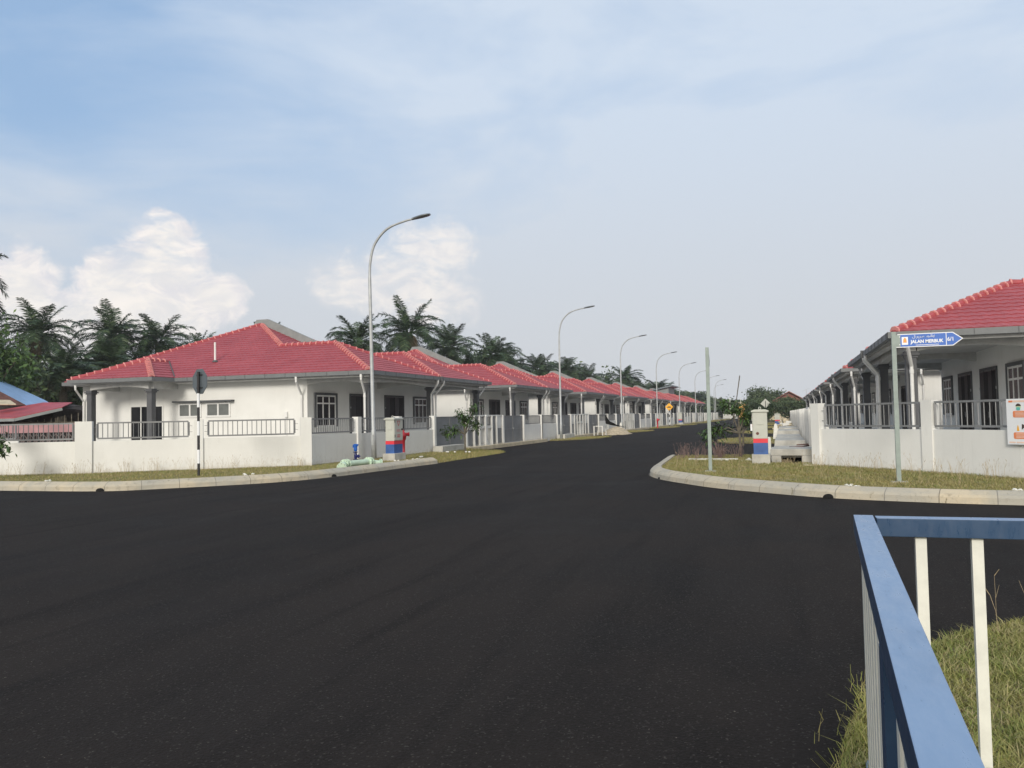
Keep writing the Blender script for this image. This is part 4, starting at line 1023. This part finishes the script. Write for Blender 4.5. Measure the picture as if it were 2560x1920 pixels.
m = MB(); m.box(.052, 3.4, -.03, .03, .01, .06); m.build('bottom_rail', M['rblue'], t)
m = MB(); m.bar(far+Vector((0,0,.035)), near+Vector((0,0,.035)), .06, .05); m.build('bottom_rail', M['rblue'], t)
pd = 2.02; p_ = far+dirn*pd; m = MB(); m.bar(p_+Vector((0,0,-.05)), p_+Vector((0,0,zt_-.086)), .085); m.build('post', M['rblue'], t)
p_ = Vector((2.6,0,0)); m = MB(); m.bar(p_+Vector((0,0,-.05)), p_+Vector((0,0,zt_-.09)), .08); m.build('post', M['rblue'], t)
for k in range(1, 20):
    d_ = .20*k+.02
    if abs(d_-pd) < .12: continue
    p_ = far+dirn*d_; m = MB(); m.bar(p_+Vector((0,0,.05)), p_+Vector((0,0,zt_-.086)), .045); m.build('baluster', M['rcream'], t)
for k in range(13):
    x = .240+.232*k
    m = MB(); m.box(x-.0235,x+.0235,-.02,.02,.055,zt_-.089)
    if abs(x-2.6) > .08: m.build('baluster', M['rcream'], t)

# ------------------------------------------------------------------ palms and trees
def palm_mesh(seed, nf=38, Lf=4.9, old=8):
    rg = np.random.default_rng(seed); Vs = []; Fs = []; Vd = []; Fd = []; o = 0; od = 0
    rach = MB()
    for i in range(nf+old):
        dead = i >= nf
        a = rg.uniform(0, 2*np.pi) if dead else i*2.399+rg.normal(0,.15)
        e0 = (R(80)-(i/nf)**.85*R(108)) if not dead else R(-38+rg.uniform(-18,10)); L_ = Lf*(rg.uniform(.88,1.1) if not dead else rg.uniform(.5,.7))
        if i < 3: L_ *= .8
        n = 16; e = e0 + rg.normal(0,.06); p = np.array([math.cos(a)*.25, math.sin(a)*.25, .1]); pts = [p.copy()]; sag = rg.uniform(.065,.105) if not dead else .12
        if i < 5: sag *= .4
        for k in range(n):
            e = max(e - sag*(.35+1.5*k/n), R(-84)); p = p + (L_/n)*np.array([math.cos(a)*math.cos(e), math.sin(a)*math.cos(e), math.sin(e)]); pts.append(p.copy())
        pts = np.array(pts)
        rach.tube([tuple(q) for q in pts[::2]], [.055-.045*j/(n/2) for j in range(n//2+1)], 4, False)
        m_ = 58; ts = np.linspace(.14, .995, m_)
        for side in (-1, 1):
            idx = ts*n; i0 = np.minimum(idx.astype(int), n-1); fr = (idx-i0)[:,None]
            P = pts[i0]*(1-fr)+pts[i0+1]*fr; T = pts[i0+1]-pts[i0]; T /= np.linalg.norm(T,axis=1)[:,None]
            S_ = np.cross(T, np.array([0,0,1.0])); S_ /= np.maximum(np.linalg.norm(S_,axis=1), .2)[:,None]; U = np.cross(S_, T)
            ll = (1.15*np.sin(np.pi*(.12+.80*ts))**.7)*(1 if not dead else .7)*(.8+.4*rg.random(m_))
            lift = rg.normal(.12,.16,m_)[:,None]
            D = S_*side*.80 + T*.55 + U*lift; D /= np.linalg.norm(D,axis=1)[:,None]
            dr = (np.array([0,0,-1.0])*(.28 if not dead else .6))*ll[:,None]
            wv = (T*.9+U*rg.normal(0,.4,m_)[:,None])*.042
            mid = P + D*ll[:,None]*.55 + dr*.25; tip = P + D*ll[:,None] + dr
            V = np.stack([P-wv*.6, P+wv*.6, mid+wv, mid-wv, tip], 1).reshape(-1,3); b0 = np.arange(m_)*5
            Fq = np.concatenate([np.stack([b0,b0+1,b0+2],1), np.stack([b0,b0+2,b0+3],1), np.stack([b0+3,b0+2,b0+4],1)])
            if dead: Vd.append(V); Fd.append(Fq+od); od += len(V)
            else: Vs.append(V); Fs.append(Fq+o); o += len(V)
    return np.concatenate(Vs), np.concatenate(Fs), np.concatenate(Vd), np.concatenate(Fd), rach
def trunk_mb(h, r0=.38, r1=.30):
    m = MB(); n = 14; rg = random.Random(1)
    m.tube([(.05*math.sin(i), .05*math.cos(i*1.3), h*i/n) for i in range(n+1)], [r0+(r1-r0)*i/n + (.05 if i%2 else 0) for i in range(n+1)], 10)
    for k in range(60):
        z = h*(.35+.63*rg.random()); a_ = rg.uniform(0,6.28); m.bar((math.cos(a_)*.28,math.sin(a_)*.28,z), (math.cos(a_)*.55,math.sin(a_)*.55,z+.28), .12, .06)
    return m
PT = []
for sd_, old_ in ((11,7),(23,14),(37,4)):
    V, F1, Vd, Fd, ra = palm_mesh(sd_, old=old_)
    t = thing('oil_palm', '', 'palm tree', group='oil palms behind the left houses')
    cr = npmesh('crown', V, F1, M['palm'], t); dd = npmesh('dead_fronds', Vd, Fd, M['palmd'], t); rr = ra.build('frond_stems', M['palm'], t)
    hh = 12.0
    for q in (cr, dd, rr): q.location = (0,0,hh)
    trunk_mb(hh+.2).build('trunk', M['trunk'], t)
    PT.append(t)
palms = [ # x, y, crown height, scale, variant, label
 (-57.2,44.0,12.6,.85,0,'oil palm cut by the left edge of the picture, above the broadleaf tree'),
 (-81.1,72.9,13.2,1.0,0,'dark oil palm behind the broadleaf tree at far left'),
 (-77.7,80.5,13.3,1.02,1,'oil palm with brown hanging fronds left of the corner house roof'),
 (-75.2,85.4,13.0,.98,2,'open-crowned oil palm directly left of the corner house ridge'),
 (-84.0,104.0,13.0,.9,0,'half-hidden oil palm low behind the corner house roof slope'),
 (-64.5,93.0,12.4,.7,2,'oil palm tip peeking over the peak of the corner house'),
 (-51.6,94.0,12.6,.93,2,'oil palm just left of the nearest street lamp pole'),
 (-47.6,101.0,14.2,1.08,1,'tallest oil palm right of the nearest street lamp'),
 (-45.2,109.1,12.6,.98,0,'oil palm close behind the tallest one, right of the nearest lamp'),
 (-42.8,121.0,12.2,1.0,2,'oil palm standing alone between the first and second lamps'),
 (-47.0,140.0,11.4,1.0,1,'bushy oil palm left of the second street lamp'),
 (-45.0,153.3,11.6,1.1,0,'oil palm right of the second street lamp'),
 (-42.6,165.0,11.6,1.1,2,'oil palm left of the third street lamp'),
 (-42.0,182.0,10.8,1.1,1,'oil palm behind the third street lamp'),
 (-34.7,188.4,11.0,1.05,0,'oil palm right of the third street lamp above the red roofs'),
 (-33.0,226.7,9.6,1.1,2,'oil palm left of the grey shed roof'),
 (-35.8,262.1,9.8,1.2,1,'oil palm beside the grey shed roof'),
 (-30.5,305.8,8.5,1.2,0,'most distant oil palm beyond the red roofs'),
 (-70.0,66.0,8.2,.95,1,'short oil palm low behind the old house roofs'),
 (-66.5,70.5,6.2,1.0,0,'low oil palm with dead fronds directly left of the corner house porch'),
 (-73.5,76.0,9.6,1.0,2,'shadowed oil palm between the dark palm and the brown-skirted one'),
 (-70.0,81.5,8.6,1.0,0,'short dense oil palm under the open-crowned one'),
 (-72.0,93.0,10.2,.9,1,'low oil palm above the left slope of the corner house roof'),
 (-50.5,102.5,9.6,1.0,2,'short oil palm between the lamp pole and the tallest palm'),
 (-44.0,113.0,9.0,1.0,1,'low oil palm above the second house roof'),
 (-43.5,131.0,9.8,1.05,0,'low oil palm left of the second lamp above the roofs'),
]
used = set()
for i, (x, y, h, s, v, lab) in enumerate(palms):
    src = PT[v]
    rz = rng.uniform(0, 6.28)
    if v not in used: used.add(v); o = src; o.location = (x,y,0); o.rotation_euler = (0,0,rz); o['label'] = lab
    else: o = dup(src, (x,y,0), rz, lab)
    o.scale = (s, s, (h-1.0)/12.0)
# leafy crowns: leaf cards gathered into clumps through the crown's volume
def leafcrown(seed, rx, ry, rz_, ncl, per, size, cz, squash=.8):
    rg = np.random.default_rng(seed); n = ncl*per
    d = rg.normal(0,1,(ncl,3)); d /= np.linalg.norm(d,axis=1)[:,None]; rad = rg.random(ncl)**.42
    C = d*rad[:,None]*np.array([rx,ry,rz_])*(.75+.4*rg.random((ncl,1)))
    C = C[:,None,:] + rg.normal(0,1,(ncl,per,3))*np.array([.16*rx,.16*ry,.13*rz_])[None,None,:]
    C = C.reshape(-1,3); C[:,2] += cz
    a = rg.normal(0,1,(n,3)); a /= np.linalg.norm(a,axis=1)[:,None]; b = rg.normal(0,1,(n,3)); b -= (a*b).sum(1)[:,None]*a; b /= np.linalg.norm(b,axis=1)[:,None]
    s_ = size*(.6+.8*rg.random(n))[:,None]
    V = np.stack([C-a*s_, C+b*s_*.45, C+a*s_, C-b*s_*.45],1).reshape(-1,3); b0 = np.arange(n)*4
    return V, np.stack([b0,b0+1,b0+2,b0+3],1)
def tree(name, label, x, y, h, r, seed, m='leaf', size=.22, ncl=120, per=45, group=None, cz=None, rzf=.42):
    t = thing(name, label, 'tree', (x,y,0), 0, group)
    cz = cz if cz is not None else h*.58
    V, F_ = leafcrown(seed, r, r, h*rzf, ncl, per, size, cz); npmesh('crown', V, F_, M[m], t)
    rg = random.Random(seed); k = MB(); k.tube([(0,0,-.1),(.05*h*.2,0,h*.3),(0,.03*h,h*.62)], [.035*h,.026*h,.012*h], 8)
    for i in range(7):
        a_ = rg.uniform(0,6.28); z = h*rg.uniform(.28,.5); l = r*rg.uniform(.5,.9); k.tube([(0,0,z),(math.cos(a_)*l*.5,math.sin(a_)*l*.5,z+h*.12),(math.cos(a_)*l,math.sin(a_)*l,z+h*.3)], [.013*h,.009*h,.003*h], 5, False)
    k.build('trunk', M['trunk'], t); return t
tree('broadleaf_tree', 'tall bright green broadleaf tree at the left edge behind the old house', -56.0,45.5,9.6,3.2,5,'leafb',.20,150,60)
tree('broadleaf_tree', 'dark broadleaf tree between the left edge palms', -69,57,9.0,4.0,6,'leaf',.24,130,50)
tree('broadleaf_tree', 'large rounded tree beyond the right verge, left of the gabled roof', -4.6,212,7.8,4.2,7,'leaff',.27,190,60)
tree('broadleaf_tree', 'dark tree between the third lamp and its neighbour above the red roofs', -42.0,205,9.6,5.0,8,'leaff',.42,120,50)
tree('broadleaf_tree', 'bushy tree in front of the gabled house at the street end', .9,160,4.3,2.6,9,'leaff',.19,150,55)
tree('broadleaf_tree', 'bushy tree behind the diamond sign back', -3.9,150,4.0,3.0,10,'leaff',.19,150,55)
tree('broadleaf_tree', 'broad tree above the white wall at the end of the road', -19.5,275,6.2,6.0,12,'leaff',.5,120,50)
tree('broadleaf_tree', 'round tree beside the yellow building at the road end', -12.5,270,5.6,5.0,13,'leaff',.5,110,50)
tree('broadleaf_tree', 'low spreading tree right of the yellow building', -5.0,240,5.0,4.0,14,'leaff',.45,110,50)
# dense wood behind the houses, reads as one mass
parts = []
rg = np.random.default_rng(5)
LN = np.array([(-100,58,9.5),(-88,70,10.5),(-82,82,10.5),(-78,94,10.0),(-66,99,9.5),(-57,104,9.8),(-51,116,10.5),(-50,132,11.0),(-54,150,13.8),(-51,172,13.2),(-47,196,12.8),(-42,230,11.8),(-38,270,10.8),(-32,308,10.4),(-28,318,8.0)])
for i in range(190):
    tt = i/189*(len(LN)-1.001); k = int(tt); p = LN[k]*(1-tt+k)+LN[k+1]*(tt-k)
    h = p[2]*rg.uniform(.72,1.06); sz = .26+.0011*p[1]; rr_ = 3.6+(1.4 if p[1] > 140 else 0); q = leafcrown(100+i, rr_,rr_,h*.5,34,42,sz,h*.5)
    q[0][:,0] += p[0]+rg.uniform(-3,1); q[0][:,1] += p[1]+rg.uniform(-1,4); parts.append(q)
for i in range(24):
    x = -62+i*2.6; y = 330+rg.uniform(-10,10); h = np.interp(x, [-62,-30,-10], [9.5,7.5,5.2])*rg.uniform(.85,1.1); q = leafcrown(300+i, 4,4,h*.5,30,34,.5,h*.5); q[0][:,0] += x; q[0][:,1] += y; parts.append(q)
for i in range(10):
    x = 6+i*2.5; y = 215+rg.uniform(-10,10); h = rg.uniform(3,4.5); q = leafcrown(340+i, 3,3,h*.5,26,30,.4,h*.5); q[0][:,0] += x; q[0][:,1] += y; parts.append(q)
V, F1 = merge(parts); struct(npmesh('far_woodland', V, F1, M['leaff']), 'stuff')

def sapling(label, loc, h, seed, lean=(0,0), m='leafb', heads=None):
    t = thing('young_tree', label, 'young tree', loc); rg = np.random.default_rng(seed)
    k = MB(); heads = heads or [(0,0,h*.78),(.30,.1,h*.93),(.38,-.1,h*.55),(-.62,.1,h*.50)]
    k.tube([(0,0,-.05),(lean[0]*.3,lean[1]*.3,h*.3),(lean[0]*.6,lean[1]*.6,h*.55),(heads[0][0],heads[0][1],heads[0][2])], [.05,.042,.032,.018], 8)
    for q in heads[1:]: k.tube([(lean[0]*.5,lean[1]*.5,h*.38),(q[0]*.55,q[1]*.55,q[2]*.55+h*.24),q], [.028,.02,.012], 6)
    k.build('trunk', M['trunk'], t)
    Vs = []; Fs = []; o = 0
    for (hx, hy, hz) in heads:
        for j in range(105):
            a_ = rg.uniform(0,2*np.pi); e = rg.uniform(-.9,1.2); l = rg.uniform(.13,.25)
            D = np.array([math.cos(a_)*math.cos(e), math.sin(a_)*math.cos(e), math.sin(e)]); c_ = np.array([hx,hy,hz])+rg.normal(0,.13,3)*np.array([1,1,1.0])
            S_ = np.cross(D,[0,0,1]); S_ /= (np.linalg.norm(S_)+1e-6); w_ = l*.17
            q = [c_, c_+D*l*.5+S_*w_+[0,0,-.01], c_+D*l+[0,0,-l*.35], c_+D*l*.5-S_*w_+[0,0,-.01]]
            Vs += q; Fs.append((o,o+1,o+2,o+3)); o += 4
    npmesh('crown', np.array(Vs), np.array(Fs), M[m], t); return t
sapling('small roadside tree with long leaves in front of the first grey gate', (-14.15,35.9,.13), 2.15, 1, (0,0), heads=[(0,0,1.45),(-.12,-.1,1.75),(.42,.15,2.0),(.48,.1,1.25),(.22,0,1.5),(-.75,-.35,.95),(-.45,-.2,1.02)])
sapling('small leafy tree on the right verge behind the sage sign post', (-1.5,29.7,.15), 2.2, 2, (-.05,0), m='leafb', heads=[(-.05,0,1.70),(-.45,.1,1.82),(.20,0,1.45),(-.72,0,.95),(-1.05,0,.80)])
sapling('young tree with drooping leaves cut off by the left edge', (-22.78,18.6,.15), 2.0, 3, (-.1,0), heads=[(0,0,1.75),(-.4,0,1.9),(.62,.0,.88),(.48,0,.98),(.30,0,1.12)])
sapling('low leafy shrub between the right tree and the far driveways', (-2.1,44.5,.05), 1.6, 4, m='leaf')
sapling('small street tree by the rubble on the right verge', (-1.6,72,.05), 2.4, 5, m='leaf', heads=[(0,0,1.7),(.5,.2,2.0),(-.6,.3,1.9),(.2,.6,1.4),(-.3,-.5,1.3)])
sapling('distant small street tree beside the last right driveways', (-1.9,84,.05), 2.8, 6, m='leaf', heads=[(0,0,1.9),(.6,.2,2.3),(-.7,.3,2.1),(.3,.8,1.6),(-.5,-.7,1.5)])
# bare dead sapling stems
t = thing('withered_sapling', 'withered grey sapling among dry weeds left of the right tree', 'dead plant', (-2.15,29.0,.13))
m = MB(); rg = random.Random(9)
for k in range(26):
    a_ = rg.uniform(0,6.28); l = rg.uniform(.4,.95); s_ = rg.uniform(.2,.7); m.tube([(0,0,0),(math.cos(a_)*s_*.3,math.sin(a_)*s_*.3,l*.6),(math.cos(a_)*s_*.6,math.sin(a_)*s_*.6,l*.75),(math.cos(a_)*s_*.8,math.sin(a_)*s_*.8,l*.55)], [.012,.009,.006,.004], 4, False)
m.build('stems', M['twig'], t)

# ------------------------------------------------------------------ old house at the left edge
def sc(p, k=1.35): return Vector((p[0]*k, p[1]*k, 1.7+(p[2]-1.7)*k))
def sheet(mb, pts, th=.05): mb.prism([Vector(p) for p in pts], (0,0,-th))
t = thing('old_house', 'old timber house with blue, rust and red zinc roofs at the left edge', 'house', tuple(Vector((-50,45,0))))
o_ = Vector((-50,45,0))
def loc_(p): return Vector(p)-o_
def Dp(px, py, d):
    v = fw + r2*((px-1280)/2070) + u2*((960-py)/2070); q = Vector((0,0,EYE))+v*d; return q-o_
OH = dict(b1=(-54.32,40.30,0))
m = MB(); sheet(m, [Dp(-140,885,62), Dp(112,1000,60), Dp(122,1006,57), Dp(66,1012,54), Dp(-140,905,54)]); m.build('blue_roof', M['zblue'], t)
m = MB(); sheet(m, [Dp(-140,905,53.6), Dp(64,1012,53.6), Dp(-140,1012,50)]); m.build('rusty_roof', M['zbrown'], t)
m = MB(); sheet(m, [Dp(-40,998,50), Dp(25,1000,50), Dp(40,1010,49), Dp(-40,1010,49)]); m.build('cream_sheet', M['cream'], t)
RR = [Dp(-140,1040,48), Dp(-140,1048,45), Dp(36,1044,45), Dp(156,1017,46), Dp(181,1006,50), Dp(108,1006,52), Dp(0,1025,52)]
m = MB(); sheet(m, [RR[1],RR[2],RR[3],RR[4],RR[5],RR[6],RR[0]], .04); m.build('red_roof', M['zred'], t)
m = MB(); m.bar(RR[2]+Vector((0,0,-.12)), RR[3]+Vector((0,0,-.12)), .05, .16); m.bar(RR[1]+Vector((0,0,-.12)), RR[2]+Vector((0,0,-.12)), .05, .16); m.build('fascia_board', M['parapet'], t)
def vwall(mb, tops, zb=0, th=.1):
    f = [Vector(p) for p in tops]+[Vector((p[0],p[1],zb)) for p in reversed(tops)]; d = (f[1]-f[0]); nn = Vector((-d.y,d.x,0)).normalized()*th; mb.prism(f, nn)
m = MB(); vwall(m, [Dp(-140,1052,46.5), Dp(36,1049,46.5), Dp(150,1019,47.5), Dp(168,1010,49), Dp(205,1014,49), Dp(240,1030,49)]); m.build('timber_wall', M['timber'], t)
m = MB(); vwall(m, [Dp(-140,950,58), Dp(66,1016,58)]); m.build('timber_wall', M['timber'], t)
m = MB()
for k in range(9):
    a_ = Dp(60+k*17,1066,46.2); m.bar(Vector((a_.x,a_.y,.6)), Vector((a_.x,a_.y,1.95+.06*k)), .05, .03)
m.bar(Dp(140,1056,46.3), Dp(166,1050,46.8), .12, .5); m.bar(Dp(30,1058,46.0), Dp(200,1056,46.6), .06, .10); m.build('timber_batten', M['trunk'], t)
t = thing('pink_fence_wall', 'faded pink wall with pierced blocks seen through the left railing', 'wall', (-42,31,0))
a_ = Vector((-47.5,25.6,0))-Vector((-42,31,0)); b_ = Vector((-33.15,32.0,0))-Vector((-42,31,0)); d_ = (b_-a_); n_ = Vector((d_.y,-d_.x,0)).normalized()
m = MB(); m.bar(a_+Vector((0,0,1.62)), b_+Vector((0,0,1.62)), .12, .42); m.bar(a_+Vector((0,0,.45)), b_+Vector((0,0,.45)), .12, .9); m.build('wall_panel', M['pink'], t)
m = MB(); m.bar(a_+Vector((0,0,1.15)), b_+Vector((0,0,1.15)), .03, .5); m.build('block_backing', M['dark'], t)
m = MB(); nblk = 52
for k in range(nblk):
    p = a_+d_*(k/nblk); q = a_+d_*((k+.12)/nblk); m.bar(p+Vector((0,0,1.15)), q+Vector((0,0,1.15)), .12, .5)
    pm = a_+d_*((k+.56)/nblk); m.bar(pm+Vector((0,0,.9)), pm+Vector((0,0,1.4)), .10, .03); m.bar(p+n_*.0+Vector((0,0,.95)), q+d_*(.88/nblk)+Vector((0,0,1.35)), .10, .03); m.bar(p+Vector((0,0,1.35)), q+d_*(.88/nblk)+Vector((0,0,.95)), .10, .03)
m.build('pierced_block', M['pinkg'], t)
t = thing('rear_fence', 'grey metal fence on a low wall behind the left corner garden', 'fence', (-36,24.5,0))
m = MB(); railing(m, (-3.5,-1.4), (4.2,3.0), 1.2, 1.80, .14); m.build('railing', M['rail'], t)
m = MB(); m.bar((-3.6,-1.45,.57),(4.3,3.05,.57), .12, 1.14); m.build('low_wall', M['wall'], t)

# ------------------------------------------------------------------ things at the end of the street
t = thing('grey_building', 'grey building with a mono-pitch roof rising behind the far left roofs', 'building', (-24.5,186,0))
m = MB(); m.box(-10,0,0,10,0,5.6); m.prism([(-10,0,5.6),(0,0,5.6),(0,0,7.6)], (0,10,0)); m.build('wall', M['parapet'], t)
m = MB(); m.add([(-10.8,-.6,5.5),(.9,-.6,7.85),(.9,10.6,7.85),(-10.8,10.6,5.5),(-10.8,-.6,5.8),(.9,-.6,8.15),(.9,10.6,8.15),(-10.8,10.6,5.8)], [(3,2,1,0),(4,5,6,7),(0,1,5,4),(1,2,6,5),(2,3,7,6),(3,0,4,7)]); m.build('roof', M['signb'], t)
t = thing('gabled_house', 'terracotta gabled house roof at the far right end of the street', 'house', (.9,182,0))
m = MB(); m.box(-4,4,0,9,0,3.4); m.build('wall', M['cream'], t)
m = MB(); m.prism([(-3.9,-.05,3.4),(3.9,-.05,3.4),(0,-.05,5.6)], (0,.1,0)); m.build('gable', M['rhouse'], t)
m = MB()
for s in (-1,1): m.add([(s*5,-.7,3.1),(0,-.7,6.0),(0,9.6,6.0),(s*5,9.6,3.1),(s*5,-.7,2.9),(0,-.7,5.8),(0,9.6,5.8),(s*5,9.6,2.9)], [(0,1,2,3),(7,6,5,4),(0,4,5,1),(1,5,6,2),(2,6,7,3),(3,7,4,0)])
m.build('roof', M['rhouse'], t)
t = thing('yellow_building', 'small yellow-orange building beyond the trees at the road end', 'building', (-9.6,215,0))
m = MB(); m.box(-1.3,2.4,0,5,0,3.9); m.build('wall', M['yhouse'], t)
m = MB(); m.add([(-1.5,-.3,4.15),(2.7,-.3,3.75),(2.7,5.3,3.75),(-1.5,5.3,4.15),(-1.5,-.3,4.3),(2.7,-.3,3.9),(2.7,5.3,3.9),(-1.5,5.3,4.3)], [(3,2,1,0),(4,5,6,7),(0,1,5,4),(1,2,6,5),(2,3,7,6),(3,0,4,7)]); m.build('roof', M['cream'], t)
b = MB(); b.bar((-18,262,.7),(4,240,.7), .3, 1.4); tag(b.build('white_end_wall', M['cwhite']), 'low whitewashed wall closing the end of the road', 'wall')
b = MB(); b.tube([(0,0,0),(.9,0,5.6)], [.04,.06], 6); o = b.build('leaning_pole', M['trunk']); o.location = (-5.3,90,0); tag(o, 'thin dark leaning pole above the right verge trees', 'pole')
t = thing('tv_antenna', 'thin television aerial above the far right roofs', 'aerial', (3.1,131,0))
m = MB(); m.tube([(0,0,3),(0,0,5.0)], .03, 5); m.build('mast', M['galv'], t)
m = MB(); m.bar((-.6,0,4.7),(.6,0,5.2), .03)
for k in range(6): m.bar((-.5+.2*k,-.25,4.74+.083*k),(-.5+.2*k,.25,4.74+.083*k), .02)
m.build('elements', M['galv'], t)
for i, (x, y, h, lab) in enumerate([(-11.5,236,5.5,'pale thin pole left of the yellow building'),(-14.6,240,6.2,'pale thin pole near the farthest lamp'),(-5.9,205,3.6,'left one of two short pale poles right of the yellow building'),(-5.0,205,3.6,'right one of two short pale poles right of the yellow building')]):
    b = MB(); b.tube([(0,0,0),(0,0,h)], .09, 6); o = b.build('thin_pole', M['cwhite']); o.location = (x,y,0); tag(o, lab, 'pole', 'thin poles at the road end')

# ------------------------------------------------------------------ thin evening haze
hz = MB(); hz.box(-160, 90, -40, 380, -1.2, 30); ho = hz.build('haze', []); struct(ho, 'stuff')
hm = bpy.data.materials.new('haze'); hm.use_nodes = True; ht = hm.node_tree; ht.nodes.clear()
vo = ht.nodes.new('ShaderNodeVolumePrincipled'); vo.inputs['Density'].default_value = .0003; vo.inputs['Color'].default_value = (.86,.90,.94,1)
oo = ht.nodes.new('ShaderNodeOutputMaterial'); ht.links.new(vo.outputs[0], oo.inputs['Volume']); ho.data.materials.append(hm)

def dust(path, side, name, seed):
    P = smoothline(path, 6); rg = np.random.default_rng(seed); V = []; n = len(P)
    for i, p in enumerate(P):
        d = P[min(i+1,n-1)]-P[max(i-1,0)]; d = d/np.hypot(*d); nn = np.array([-d[1], d[0]])*side
        q = p+nn*.03; r_o = p-nn*(.05+.10*rg.random()); V += [(q[0],q[1],.004),(r_o[0],r_o[1],.004)]
    mb = MB(); mb.add(V, [(2*i,2*i+1,2*i+3,2*i+2) for i in range(n-1)]); return struct(mb.build(name, M['gritty']))
dust([p for p in KL if p[0] > -42], 1, 'left_kerb_dust', 1); dust([p for p in KR if p[0] < 21], -1, 'right_kerb_dust', 2)
